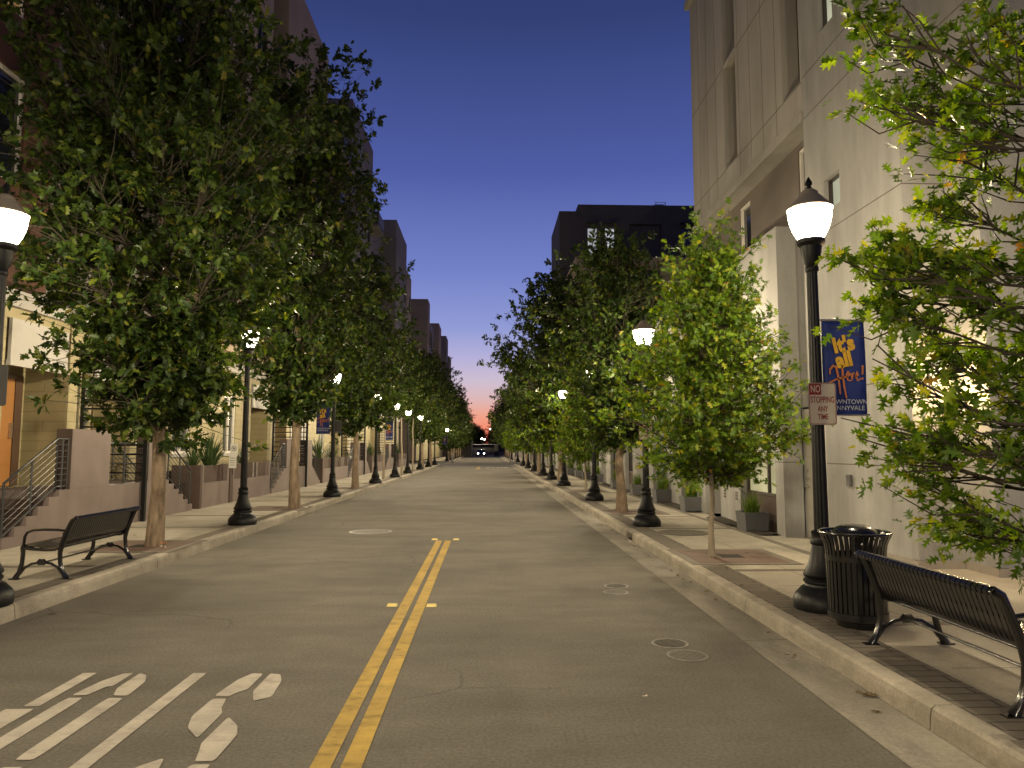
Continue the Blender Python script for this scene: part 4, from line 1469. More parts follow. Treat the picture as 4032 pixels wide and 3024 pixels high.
def balcony(t, y0, y1, z, X=-8.6, out=1.2, m=None):
    b = MB()
    b.box(X + 0.002, X + out, y0, y1, z, z + 0.18)
    s = b.build("balcony", m or M["tan"], t)
    b = MB()
    b.box(X + out - 0.03, X + out, y0 + 0.02, y1 - 0.02, z + 0.3, z + 1.05)
    b.box(X + 0.002, X + out - 0.03, y0 + 0.02, y0 + 0.05, z + 0.3, z + 1.05)
    b.box(X + 0.002, X + out - 0.03, y1 - 0.05, y1 - 0.02, z + 0.3, z + 1.05)
    for y in (y0 + 0.04, y1 - 0.04):
        b.box(X + out - 0.028, X + out - 0.002, y - 0.018, y + 0.018, z + 0.18, z + 0.3)
    b.build("railing", M["mesh_panel"], s)

b1 = left_building("townhouse_row", "townhouse row with yellow siding, orange doors and red brown storeys behind the bench", -9.0, 26.2, (-13.5, 0.0), M["grey_wall"], 19.2,
                   [(5.0, 13.5, 4.5, 19.6, -8.2, M["redbrown"]), (-7.0, -1.0, 4.5, 19.6, -8.2, M["redbrown"]), (14.6, 15.2, 4.5, 19.4, -8.25, M["grey_wall"]), (20.0, 24.6, 4.5, 19.9, -7.6, M["tan"])])
for z in (7.8, 10.95, 14.0):
    balcony(b1, 15.2, 17.0, z, m=M["white_trim"])
b2 = left_building("townhouse_row", "tan townhouse row with tower bays, second along the stoops", 26.2, 52.0, (13.5, 27.0), M["tan"], 19.0,
                   [(26.5, 33.2, 4.5, 20.1, -7.6, M["tan"]), (39.5, 46.8, 4.5, 21.3, -7.65, M["grey_wall"])])
for z in (10.5, 13.6, 16.6):
    balcony(b2, 35.5, 38.8, z, m=M["tan"])
    balcony(b2, 48.0, 50.5, z, m=M["grey_wall"])
b3 = left_building("townhouse_row", "grey brown townhouse row with a tall corner tower before the crossing", 52.0, 70.5, (40.5,), M["grey_wall"], 19.0,
                   [(57.8, 65.2, 4.5, 20.2, -7.45, M["grey_wall"]), (66.5, 70.4, 4.5, 18.2, -7.55, M["tan"])])
b4 = left_building("apartment_block", "tan apartment block, first beyond the crossing on the stoop side", 88.0, 104.0, (), M["tan"], 17.0, [(88.2, 91.5, 4.5, 20.0, -7.4, M["tan"]), (97.0, 100.0, 4.5, 18.2, -7.5, M["grey_wall"])], True)
for z in (10.5, 13.6, 16.6):
    balcony(b4, 92.5, 95.5, z, m=M["grey_wall"])
b5 = left_building("apartment_block", "grey apartment block with stepped bays, furthest on the stoop side", 104.0, 140.0, (), M["grey_wall"], 16.0, [(105.5, 111.0, 4.5, 20.0, -7.2, M["tan"]), (117.5, 123.0, 4.5, 20.0, -6.8, M["grey_wall"]), (128, 134, 4.5, 18.0, -6.8, M["tan"])], True)
b6 = MB()
b6.box(5.3, 18, 90, 140, 0, 8.5)
o = b6.build("apartment_block", M["grey_wall"])
o2 = thing("apartment_block", "low grey block behind trees beyond the crossing, planter side", "building", (0, 0, 0))
o.name = "wall"
o.parent = o2
for k in range(8):
    for z in (1.2, 4.6):
        window(o2, P_right(5.3), 91.5 + k * 6, 94.0 + k * 6, z, z + 2.0, 0.0, M["frame_dark"], M["lit_store_dim"] if (k + int(z)) % 3 == 0 else M["glass"], vm=(92.7 + k * 6,))

# ------------------------------------------------------------------ stoops, trellises, planter walls
def make_stoop(u, label):
    t = thing("stoop", label, "stoop", (-7.2, 15.0 + u, SW), 0, "mauve stoops along the townhouses")
    X1 = 0.0           # street face
    XB = -1.38         # back, against the facade
    ln = lambda y: y - 15.0
    # landing wall with stepped ends
    b = MB()
    z_top = 0.80
    b.box(XB, X1, ln(12.54), ln(16.75), 0, z_top)
    b.build("landing", M["pink"], t)
    n = 5
    for s, (ya, yb) in ((1, (11.15, 12.54)), (-1, (18.1, 16.75))):
        b = MB()
        for k in range(n):
            z = z_top * (k + 1) / (n + 1)
            a = ya + (yb - ya) * k / n
            b.box(XB, -0.10, ln(a), ln(yb) - 0.001 * s, z - z_top / (n + 1) if k else 0, z)
        b.build("step", M["dark_brown"], t)
        b = MB()
        for k in range(n):
            z = z_top * (k + 1) / (n + 1) + 0.03
            a = ya + (yb - ya) * k / n
            c = ya + (yb - ya) * (k + 1) / n
            b.box(-0.098, X1, ln(a), ln(c) - 0.0005 * s, 0, z)
        b.build("stringer", M["pink"], t)
    for (ya, yb) in ((12.84, 14.13), (15.72, 16.6)):
        b = MB()
        b.box(-0.26, 0.004, ln(ya), ln(yb), z_top + 0.001, 1.84)
        b.build("pillar", [M["pink"]], t)
        b = MB()
        b.box(-0.264, 0.0, ln(ya) - 0.006, ln(ya), z_top + 0.002, 1.838)
        b.build("pillar_face", M["dark_brown"], t)
    # railings: sloped over each flight, level between pillars
    def rail(pts, name="railing"):
        bb = MB()
        (x, ya, za), (x2, yb, zb) = pts
        Hh = 0.86
        bb.tube([(x, ya, za + Hh), (x2, yb, zb + Hh)], 0.02, 8)
        bb.tube([(x, ya, za + 0.06), (x2, yb, zb + 0.06)], 0.014, 8)
        for k in range(1, 8):
            f = 0.06 + (Hh - 0.06) * k / 8
            bb.tube([(x, ya, za + f), (x2, yb, zb + f)], 0.007, 5)
        m_ = 3
        for k in range(m_):
            f = k / (m_ - 1)
            y, z = ya + (yb - ya) * f, za + (zb - za) * f
            bb.tube([(x, y, z), (x, y, z + Hh + 0.01)], 0.018, 8)
        return bb.build(name, M["rail"], t)
    rail([(-0.05, ln(11.2), 0.12), (-0.05, ln(12.5), z_top)])
    rail([(-1.30, ln(11.2), 0.12), (-1.30, ln(12.5), z_top)])
    rail([(-0.05, ln(18.05), 0.12), (-0.05, ln(16.8), z_top)])
    rail([(-1.30, ln(18.05), 0.12), (-1.30, ln(16.8), z_top)])
    rail([(-0.05, ln(12.5), z_top), (-0.05, ln(12.83), z_top)])
    rail([(-0.12, ln(14.14), z_top - 0.06), (-0.12, ln(15.71), z_top - 0.06)])
    return t
units = [(0.0, "mauve stoop with stairs and railings directly behind the bench"), (13.5, "mauve stoop beside the readable blue banner"),
         (27.0, "mauve stoop, third along the townhouses"), (40.5, "mauve stoop, fourth along the townhouses")]
make_stoop(*units[0])
S0 = bpy.data.objects["stoop"]
for u, lb in units[1:]:
    dup(S0, (-7.2, 15.0 + u, SW), 0, lb)
dup(S0, (-7.2, 1.5, SW), 0, "mauve stoop beside the photographer, cut by the picture's edge")

def make_trellis():
    t = thing("trellis", "tall black metal trellis with ladder bars rising from the nearest stoop", "trellis", (-7.12, 15.4, SW), 0, "black ladder trellises at the stoops")
    b = MB()
    b.box(-.04, .04, -.04, .04, 0, 3.7)
    b.build("post", M["black_metal"], t)
    b = MB()
    b.box(-1.36, -1.28, -.04, .04, 0.8, 3.7)
    b.build("post", M["black_metal"], t)
    b = MB()
    z = 0.98
    while z < 3.68:
        b.box(-1.279, -.041, -.014, .014, z, z + 0.035)
        z += 0.19
    b.build("bars", M["black_metal"], t)
    return t
T0 = make_trellis()
for u, lb in ((13.5, "tall black ladder trellis behind the readable blue banner"), (27.0, "tall black ladder trellis on the third stoop"), (40.5, "tall black ladder trellis on the fourth stoop")):
    dup(T0, (-7.12, 15.4 + u, SW), 0, lb)

def make_planter_wall():
    t = thing("planter_wall", "mauve planter wall with dark inset panels after the nearest stoop", "planter wall", (-7.2, 18.5, SW), 0, "mauve planter walls between the stoops")
    L = 5.9
    b = MB()
    b.box(-.2, 0, 0.14, L, 0, 0.62)
    b.build("wall", M["pink"], t)
    b = MB()
    b.box(-.7, 0.02, 0, 0.138, 0, 1.08)
    b.build("end_pier", M["dark_brown"], t)
    for k, y in enumerate((0.14, 1.95, 2.35, 4.1, 4.45, L - 0.14)):
        b = MB()
        b.box(-.2, 0.002, y, y + 0.14, 0.621, 1.08)
        b.build("post", M["pink"], t)
    for (ya, yb) in ((0.29, 1.94), (2.5, 4.09), (4.6, L - .15)):
        b = MB()
        b.box(-.16, -.12, ya, yb, 0.621, 1.06)
        b.build("panel", M["dark_brown"], t)
    b = MB()
    b.box(-.02, 0.03, 2.095, 2.345, 0.0, 1.1)
    b.build("pier", M["dark_brown"], t)
    b = MB()
    b.box(-1.38, -.21, 0.15, L, 0, 0.9)
    b.build("soil", M["mulch"], t)
    return t
PW0 = make_planter_wall()
for u, lb in ((13.5, "mauve planter wall after the bannered stoop"), (27.0, "mauve planter wall after the third stoop"), (40.5, "mauve planter wall after the fourth stoop"), (-13.5, "mauve planter wall beside the photographer, before the first stoop")):
    dup(PW0, (-7.2, 18.5 + u, SW), 0, lb)

def small_sign(y, z, label, picto):
    t = thing("yard_sign", label, "sign", (-7.06, y, z), 0.0)
    b = MB()
    b.box(-.10, .10, 0, .006, -.17, .17)
    b.build("plate", M["paper"], t)
    b = MB()
    if picto:
        n = 20
        b.add([(.07 * math.cos(2 * PI * k / n), -.002, .03 + .07 * math.sin(2 * PI * k / n)) for k in range(n)] + [(.055 * math.cos(2 * PI * k / n), -.002, .03 + .055 * math.sin(2 * PI * k / n)) for k in range(n)],
              [(k, (k + 1) % n, n + (k + 1) % n, n + k) for k in range(n)])
        b.poly([(-.045, -.0025, .07), (-.035, -.0025, .08), (.045, -.0025, -.01), (.035, -.0025, -.02)])
        b.poly([(-.03, -.002, .01), (.02, -.002, .01), (.03, -.002, .04), (.04, -.002, .05), (.01, -.002, .045), (-.03, -.002, .04)])
    else:
        for k in range(4):
            b.quad((-.07, -.002, .10 - k * .065), (.07, -.002, .10 - k * .065), (.07, -.002, .115 - k * .065), (-.07, -.002, .115 - k * .065))
    b.build("print", M["ink"], t)
    b = MB()
    b.box(-.012, .012, .007, .03, -.5 if picto else -.35, .17)
    b.build("stake", M["rail"], t)
small_sign(20.5, 1.62, "small white notice with a round pictogram above the planter wall", True)
small_sign(20.42, 1.28, "small white notice with grey lines below the pictogram notice", False)

# ------------------------------------------------------------------ plants
def blades_mesh(name, n, length, width, spread, material, droop=0.5, seed=0, base_r=0.12):
    rng = np.random.default_rng(seed)
    seg = 4
    tm = []
    vs = np.zeros((n, (seg + 1) * 2, 3))
    for i in range(n):
        a = rng.uniform(0, 2 * PI)
        tilt = abs(rng.normal(0, spread))
        L = length * rng.uniform(0.6, 1.1)
        w = width * rng.uniform(0.7, 1.2)
        br = base_r * math.sqrt(rng.uniform())
        ba = rng.uniform(0, 2 * PI)
        p = np.array([br * math.cos(ba), br * math.sin(ba), 0.0])
        d = np.array([math.cos(a) * math.sin(tilt), math.sin(a) * math.sin(tilt), math.cos(tilt)])
        side = np.array([-math.sin(a), math.cos(a), 0])
        for k in range(seg + 1):
            f = k / seg
            ww = w * (1 - f ** 1.6) * (0.7 + 0.6 * min(1, f * 3)) + 0.0008
            vs[i, k * 2] = p - side * ww
            vs[i, k * 2 + 1] = p + side * ww
            p = p + d * L / seg
            d = d + np.array([math.cos(a) * 0.2, math.sin(a) * 0.2, -droop * 0.35]) * (0.4 + f) * (0.5 + tilt)
            d /= np.linalg.norm(d)
    faces = [(2 * k, 2 * k + 1, 2 * k + 3, 2 * k + 2) for k in range(seg)]
    return np_mesh(name, vs.reshape(-1, 3), faces, (seg + 1) * 2, n, material)

YU = [blades_mesh("strap_leaves", 90, 0.95, 0.022, 0.55, M["yucca"], 0.35, s, 0.06) for s in (1, 2)]
def yucca(x, y, z, k, sc, label):
    t = thing("strap_leaf_plant", label, "plant", (x, y, z), k * 1.3, "strap leaved plants in the planter walls", sc)
    mesh_obj("leaves", YU[k % 2], t)
    b = MB()
    b.tube([(0, 0, -.05), (0.01, 0, .12)], [.05, .04], 8)
    b.build("stem", M["bark"], t)
for i, (x, y, sc, lb) in enumerate(((-7.5, 19.9, 1.15, "large strap leaved plant beside the white notices"), (-7.55, 18.95, 0.8, "strap leaved plant at the start of the nearest planter wall"),
                                    (-7.55, 32.8, 1.25, "large strap leaved plant behind the bannered lamp"), (-7.5, 35.4, 0.9, "strap leaved plant in the planter after the bannered stoop"),
                                    (-7.5, 46.5, 1.2, "strap leaved plant in the third planter wall"), (-7.5, 22.6, 0.7, "small strap leaved plant at the far end of the nearest planter"), (-7.5, 60.0, 1.2, "strap leaved plant in the fourth planter wall"))):
    yucca(x, y, SW + 0.9, i, sc, lb)

GR = [blades_mesh("grass_blades", 170, 0.42, 0.005, 0.33, M["grassy"], 0.5, s, 0.13) for s in (3, 4, 5)]
def make_planter():
    t = thing("planter_box", "x", "planter", (0, 0, 0), 0, "slate planter boxes along the storefronts")
    b = MB()
    w, w2, h = 0.20, 0.225, 0.34
    b.add([(-w, -w, 0), (w, -w, 0), (w, w, 0), (-w, w, 0), (-w2, -w2, h), (w2, -w2, h), (w2, w2, h), (-w2, w2, h),
           (-w2 + .03, -w2 + .03, h), (w2 - .03, -w2 + .03, h), (w2 - .03, w2 - .03, h), (-w2 + .03, w2 - .03, h),
           (-w2 + .03, -w2 + .03, h - .04), (w2 - .03, -w2 + .03, h - .04), (w2 - .03, w2 - .03, h - .04), (-w2 + .03, w2 - .03, h - .04)],
          [(3, 2, 1, 0), (0, 1, 5, 4), (1, 2, 6, 5), (2, 3, 7, 6), (3, 0, 4, 7), (4, 5, 9, 8), (5, 6, 10, 9), (6, 7, 11, 10), (7, 4, 8, 11), (8, 9, 13, 12), (9, 10, 14, 13), (10, 11, 15, 14), (11, 8, 12, 15)])
    b.build("box", M["planter"], t)
    b = MB()
    b.quad((-.19, -.19, .30), (.19, -.19, .30), (.19, .19, .30), (-.19, .19, .30))
    b.build("soil", M["mulch"], t)
    g = mesh_obj("grass_tuft", GR[0], t)
    g.location = (0, 0, .3)
    return t
PL0 = make_planter()
plantings = [(13.35, "slate planter box with grass, nearest to the camera, below the lit window"), (17.35, "slate planter box with bright grass beyond the first doorway"), (20.2, "slate planter box behind the clear bright lamp"),
             (23.6, "grey planter box beside the thin oak trunk, grass short"), (27.3, "slate planter box with round grass tuft beyond the thin trunk"),
             (32.4, "slate planter box near the bannered lamp base"), (35.6, "small distant planter box, sixth along the storefronts"), (38.6, "small distant planter box, seventh along the storefronts"), (42.3, "small distant planter box, last but one along the storefronts"), (46.0, "small distant planter box, last along the storefronts")]
for i, (y, lb) in enumerate(plantings):
    if i == 0:
        PL0.location = (4.88, y, SW)
        PL0["label"] = lb
        PL0.scale = (1, 1.15, 1)
    else:
        o = dup(PL0, (4.88, y, SW), (i % 4) * PI / 2, lb, 1.0 + 0.05 * (i % 3))
        [c for c in o.children if c.name.startswith("grass")][0].data = GR[i % 3]

# ------------------------------------------------------------------ trees
def leaf_template(kind):
    if kind == "pin":       # deep pointed lobes
        mid = [(0, 0), (0, .28), (0, .52), (0, .76), (0, 1.0)]
        sin_ = [(.02, .08), (.07, .31), (.075, .55), (.05, .78)]
        tip = [(.25, .22), (.40, .55), (.27, .86)]
    elif kind == "oak":     # rounder, shallower lobes
        mid = [(0, 0), (0, .28), (0, .52), (0, .76), (0, 1.0)]
        sin_ = [(.03, .08), (.13, .32), (.15, .55), (.11, .78)]
        tip = [(.22, .20), (.31, .47), (.27, .73)]
    else:                   # plain blade for small far trees
        v = [(0, 0, 0), (.26, .45, .05), (0, 1, -.12), (-.26, .45, .05)]
        return np.array(v), [(0, 1, 2), (0, 2, 3)]
    v = [(x, y, 0) for x, y in mid]
    f = []
    for s in (1, -1):
        o = len(v)
        for x, y in sin_ + tip:
            v.append((s * x, y, 0))
        S = [o, o + 1, o + 2, o + 3]
        Tt = [o + 4, o + 5, o + 6]
        fs = [(0, S[0], S[1], 1), (1, S[1], S[2], 2), (2, S[2], S[3], 3), (3, S[3], 4), (S[0], Tt[0], S[1]), (S[1], Tt[1], S[2]), (S[2], Tt[2], S[3])]
        f += fs if s > 0 else [tuple(reversed(q)) for q in fs]
    v = np.array(v, float)
    v[:, 2] = 0.30 * np.abs(v[:, 0]) - 0.16 * v[:, 1] ** 2
    return v, f
LEAF = {k: leaf_template(k) for k in ("pin", "oak", "far")}

def unit(a):
    return a / (np.linalg.norm(a, axis=-1, keepdims=True) + 1e-9)

def tree_meshes(seed, h, base, rad, shape, n_bough, n_clu, n_leaf, leaf_len, kind, leafm, barkm, trunk_r, lean=(0, 0), boughs=None, sig=0.42, twig=True, fs=0.36, clear=None):
    rng = np.random.default_rng(seed)
    def env(t):
        t = np.clip(t, 0, 1)
        if shape == "cone":
            return np.where(t < 0.28, 0.62 + 0.38 * t / 0.28, 1.0 - 0.90 * ((t - 0.28) / 0.72) ** 0.92)
        if shape == "vase":
            return np.where(t < 0.5, 0.26 + 0.74 * np.sin(PI * t), np.sin(PI * (0.5 + 0.42 * (t - 0.5) / 0.5)) ** 0.75)
        return np.sin(PI * (0.10 + 0.86 * t ** 0.92)) ** 0.62
    axis = lambda z: np.array([lean[0] * (z / h) ** 1.3, lean[1] * (z / h) ** 1.3, z])
    if boughs is None:
        boughs = []
        for i in range(n_bough):
            t = (i + rng.uniform(0.1, 0.9)) / n_bough
            a = i * 2.39996 + rng.uniform(-0.5, 0.5)
            lob = 1.0 + 0.22 * math.sin(2 * a + seed) + 0.12 * math.sin(5 * t * PI + seed * 2)
            r = rad * float(env(t)) * lob * (0.38 + 0.52 * math.sqrt(rng.uniform()))
            z = base + (h - base) * t * 0.96
            c = axis(z)
            boughs.append((c[0] + r * math.cos(a), c[1] + r * math.sin(a), z))
    bm_ = MB()
    zs = np.linspace(0, h * 0.93, 12)
    tr = [trunk_r * (1.25 if i == 0 else 1.0) * max(0.08, (1 - (z / h) ** 0.9 * 0.92)) for i, z in enumerate(zs)]
    bm_.tube([tuple(axis(z) + np.array([rng.normal(0, trunk_r * 0.18), rng.normal(0, trunk_r * 0.18), 0]) * (1 if i else 0)) for i, z in enumerate(zs)], tr, 10)
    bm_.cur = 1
    pos, dirs = [], []
    for bx in boughs:
        c = np.array(bx)
        z0 = max(base * 0.78, min(h * 0.88, base * 0.8 + (c[2] - base) * 0.72))
        o = axis(z0)
        midp = o * 0.45 + c * 0.55 + np.array([0, 0, (c[2] - z0) * -0.16 + rng.normal(0, 0.06)])
        q = o * 0.8 + midp * 0.2 + np.array([0, 0, 0.04])
        r0 = trunk_r * 0.36 * max(0.3, 1 - z0 / h)
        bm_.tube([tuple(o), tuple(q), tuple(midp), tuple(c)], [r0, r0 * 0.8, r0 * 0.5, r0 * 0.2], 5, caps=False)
        out = unit(c - axis(z0 - 0.15 * rad))
        k = max(3, int(n_clu * rng.uniform(0.65, 1.35)))
        s = sig * rng.uniform(0.75, 1.25)
        path = [o, q, midp, c]
        def along(f):
            f = min(max(f, 0.0), 0.999) * 3
            i = int(f)
            return path[i] * (1 - (f - i)) + path[i + 1] * (f - i)
        for _ in range(k):
            f = 1.06 - abs(rng.normal(0, fs))
            if f < 0.25:
                f = rng.uniform(0.5, 1.0)
            lp = along(f)
            p = lp + rng.normal(0, 1, 3) * np.array([s, s, s * 0.62]) * (0.55 + 0.45 * f) + out * s * 0.25 * f
            if clear and clear(p):      # twigs pruned back from the lamp post
                continue
            d = unit(0.5 * out + 0.8 * unit(p - lp) + np.array([0, 0, 0.05]))
            if twig:
                lq = along(f - 0.16)
                m2 = lq * 0.45 + p * 0.55 + rng.normal(0, 0.04, 3) + np.array([0, 0, -0.03])
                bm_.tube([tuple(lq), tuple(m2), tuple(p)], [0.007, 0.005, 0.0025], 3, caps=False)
            pos.append(p)
            dirs.append(d)
    pos, dirs = np.array(pos), np.array(dirs)
    keep = pos[:, 2] > base * 0.72
    pos, dirs = pos[keep], dirs[keep]
    Pn = np.repeat(pos, n_leaf, 0)
    Dn = np.repeat(dirs, n_leaf, 0)
    n = len(Pn)
    Pn = Pn + Dn * rng.uniform(-0.20, 0.06, (n, 1)) + rng.normal(0, 0.03, (n, 3))
    ld = unit(Dn * 0.55 + unit(rng.normal(0, 1, (n, 3))) * 0.95 + np.array([0, 0, -0.22]))
    cn = unit(np.array([0, 0, 0.75]) + rng.normal(0, 0.55, (len(pos), 3)) + dirs * 0.35)
    nr = unit(np.repeat(cn, n_leaf, 0) + rng.normal(0, 0.30, (n, 3)))
    xr = unit(np.cross(ld, nr))
    zr = np.cross(xr, ld)
    sz = leaf_len * rng.uniform(0.65, 1.2, n)
    T, F = LEAF[kind]
    V = Pn[:, None, :] + (T[None, :, 0:1] * xr[:, None, :] + T[None, :, 1:2] * ld[:, None, :] + T[None, :, 2:3] * zr[:, None, :]) * sz[:, None, None]
    crown = np_mesh("crown", V.reshape(-1, 3), F, len(T), n, leafm)
    to = bm_.build("trunk", [barkm, M["twig"]], None, smooth=True)
    tm = to.data
    bpy.data.objects.remove(to)
    return tm, crown

TV = {}
TV["big"] = tree_meshes(11, 10.2, 2.10, 2.95, "vase", 90, 31, 15, 0.150, "oak", M["oak"], M["bark"], 0.115, (-0.12, 0.15), sig=0.38)
TV["tall"] = tree_meshes(12, 12.4, 2.6, 2.4, "vase", 78, 28, 15, 0.165, "oak", M["oak"], M["bark"], 0.13, (0.1, 0.1), sig=0.40)
TV["mid"] = tree_meshes(13, 9.2, 2.4, 2.25, "vase", 60, 26, 15, 0.165, "oak", M["oak"], M["bark"], 0.12, (0.1, 0.0), sig=0.38)
TV["dark"] = tree_meshes(14, 6.85, 1.85, 1.8, "oval", 56, 26, 14, 0.140, "oak", M["oak"], M["bark"], 0.12, (0.05, 0.1), sig=0.34)
TV["wide"] = tree_meshes(15, 9.2, 2.2, 2.75, "oval", 72, 27, 15, 0.19, "oak", M["oak"], M["bark"], 0.16, (0.0, 0.0), sig=0.46)
TV["young"] = tree_meshes(16, 4.7, 1.2, 1.42, "cone", 62, 24, 13, 0.105, "pin", M["oak_young"], M["bark_young"], 0.042, (0.16, 0.0), sig=0.23)
TV["young2"] = tree_meshes(17, 4.6, 1.35, 1.2, "oval", 42, 24, 12, 0.125, "pin", M["oak_young"], M["bark_young"], 0.045, (0.0, 0.05), sig=0.25)
TV["slim"] = tree_meshes(19, 7.2, 3.7, 1.35, "vase", 40, 22, 13, 0.15, "oak", M["oak"], M["bark_young"], 0.055, (0.15, 0.0), sig=0.30)
near_boughs = [(-1.06, 0.85, 3.97), (-0.75, 1.28, 4.03), (-1.03, 1.02, 3.62), (-0.55, 1.45, 3.74), (-0.51, 1.18, 3.73), (-0.54, 0.91, 3.82), (-0.23, 1.0, 4.05), (-0.26, 0.73, 3.61), (0.01, 1.51, 3.77), (-0.21, 0.63, 3.79), (-0.4, 1.41, 3.1), (-0.32, 1.31, 3.34), (0.06, 1.12, 3.15), (-0.81, 1.2, 2.75), (-1.0, 0.94, 2.55), (-0.63, 1.37, 2.58), (-0.61, 1.1, 2.5), (-0.16, 1.53, 2.67), (-0.37, 0.92, 2.56), (-0.35, 0.65, 2.54), (-0.83, 1.43, 2.41), (-0.83, 1.16, 2.3), (-1.09, 0.9, 1.96), (-0.7, 1.33, 1.9), (-0.66, 1.06, 2.01), (-0.16, 1.5, 2.11), (-0.34, 0.88, 1.99), (-0.37, 0.61, 2.1), (-1.04, 1.39, 1.65), (-1.06, 1.13, 1.52), (-1.06, 0.86, 1.59), (-0.73, 1.29, 1.45), (-0.71, 1.02, 1.52), (-0.47, 0.57, 1.78), (-0.71, 1.09, 1.26), (-0.49, 0.63, 1.43), (-0.38, 1.42, 0.98), (-0.41, 1.15, 1.01), (-0.51, 0.53, 1.0), (-0.31, 0.7, 1.59),
               (-.5, -.5, 3.2), (.6, .6, 3.4), (.8, -.2, 2.6), (.2, -.9, 2.6), (-.6, -.8, 2.3), (.9, .8, 2.0), (1.0, .1, 1.6), (.5, -.8, 1.7), (-.4, -1.0, 1.4), (.0, .3, 4.6), (.3, .8, 4.4), (.0, -.4, 4.1), (.1, .1, 5.1), (.7, 1.0, 2.8), (.5, 1.2, 1.5)]
TV["near"] = tree_meshes(18, 5.5, 1.15, 1.6, "oval", 0, 12, 12, 0.098, "pin", M["oak_young"], M["bark_young"], 0.07, (0, 0), boughs=[(x + 0.12, y, z + 0.04) for x, y, z in near_boughs], sig=0.125, fs=0.15, clear=lambda p: p[0] < -0.88 and 1.48 < p[2] < 2.12)

def put_tree(kind, x, y, label, rz=0.0, sc=1.0, grate=True, name="oak_tree"):
    t = thing(name, label, "tree", (x, y, SW), rz, "oak trees along the kerbs", sc if isinstance(sc, (int, float)) else 1.0)
    if not isinstance(sc, (int, float)):
        t.scale = sc
    mesh_obj("trunk", TV[kind][0], t)
    mesh_obj("crown", TV[kind][1], t)
    return t
TLX, TRX = -5.0, 3.15
put_tree("big", -5.12, 11.5, "large dark oak with leaning trunk beside the stoop side bench", 0.3)
put_tree("tall", -4.85, 18.6, "tallest dark oak between the first two clear stoop side lamps", 1.2)
put_tree("mid", -5.0, 27.8, "dark oak just beyond the readable blue banner", 2.2)
put_tree("slim", -5.1, 36.0, "slender pale trunked oak before the half hidden banner", 0.4, 1.0)
put_tree("slim", -4.9, 41.8, "forked pale trunked oak between the two clear far lamps", 4.0, 1.08)
put_tree("slim", -4.95, 48.5, "slender young oak beyond the forked trunk, stoop side", 2.0, 1.1)
put_tree("mid", -5.0, 56.0, "dark oak, last but one before the crossing, stoop side", 3.3, 1.0)
put_tree("mid", -5.0, 64.0, "dark oak, last before the crossing, stoop side", 5.1, 1.08)
put_tree("near", 3.12, 3.05, "oak with pointed leaves overhanging the bench beside the trash can", 0.0, name="pin_oak_tree")
put_tree("young", 3.12, 10.13, "slim bright green young oak with thin trunk in a square grate", 0.6, name="pin_oak_tree")
put_tree("dark", 3.2, 17.3, "dark oak with straight trunk behind the clear bright lantern", 1.9)
put_tree("young", 3.5, 25.9, "bright young oak beyond the half covered blue banner", 2.6, 1.0, name="pin_oak_tree")
put_tree("wide", 3.3, 32.4, "broad dark oak with thick trunk, branches reaching over the road", 0.2, 1.05)
put_tree("young2", 3.25, 38.0, "young green oak just beyond the thick trunk, planter side", 1.0, 1.1)
put_tree("wide", 3.2, 45.0, "dark oak, fourth before the crossing, planter side", 2.4, 0.8)
put_tree("young2", 3.2, 52.0, "young oak, third before the crossing, planter side", 3.0, 1.1)
put_tree("mid", 3.2, 59.0, "dark oak, last but one before the crossing, planter side", 3.6, 1.0)
put_tree("young2", 3.2, 66.5, "young oak at the corner of the crossing, planter side", 4.4, 1.15)
for i, y in enumerate((91.5, 99, 106, 114, 122.5, 131, 139)):
    put_tree("mid" if i % 3 else "wide", -4.9, y, "small distant oak in the row beyond the crossing, stoop side", i * 1.1, (0.85, 1.15, 1.0)[i % 3] if i else 0.75)
for i, y in enumerate((89, 97, 105, 113.5, 122.5, 133, 141)):
    put_tree("young2" if i < 2 else ("mid" if i % 2 else "wide"), 3.35, y, "small distant oak in the row beyond the crossing, planter side", i * 1.7 + 0.5, (1.2, 1.0, 0.85)[i % 3])

def leaf_litter():
    rng = np.random.default_rng(5)
    T, F = LEAF["pin"]
    n = 260
    side = rng.uniform(size=n)
    x = np.where(side < 0.45, KR - np.abs(rng.normal(0, 0.10, n)) - 0.04, np.where(side < 0.75, KR + 0.2 + rng.uniform(0, 1.6, n), np.where(side < 0.9, KL + 0.03 + np.abs(rng.normal(0, .12, n)), KL - 0.2 - rng.uniform(0, 1.4, n))))
    z = np.where((x > KR + .15) | (x < KL - .15), SW + 0.012, 0.02)
    P = np.stack([x, rng.uniform(1.0, 42, n), z], 1)
    a = rng.uniform(0, 2 * PI, n)
    ld = np.stack([np.cos(a), np.sin(a), rng.normal(0, .12, n)], 1)
    up = unit(np.array([0, 0, 1.0]) + rng.normal(0, .15, (n, 3)))
    xr = unit(np.cross(ld, up))
    zr = np.cross(xr, ld)
    sz = rng.uniform(.05, .09, n)
    V = P[:, None, :] + (T[None, :, 0:1] * xr[:, None, :] + T[None, :, 1:2] * ld[:, None, :] + T[None, :, 2:3] * zr[:, None, :]) * sz[:, None, None]
    V[:, :, 2] = np.maximum(V[:, :, 2], (z - 0.006)[:, None])
    o = mesh_obj("leaf_litter", np_mesh("leaf_litter", V.reshape(-1, 3), F, len(T), n, leaf_mat("dry_leaves", [(0.0, (0.07, 0.045, 0.02)), (0.7, (0.13, 0.085, 0.03)), (1.0, (0.16, 0.14, 0.05))], 0.1, 0.8)))
    o["kind"] = "stuff"
    o["label"] = "dry leaves scattered along the gutters and sidewalks"
leaf_litter()

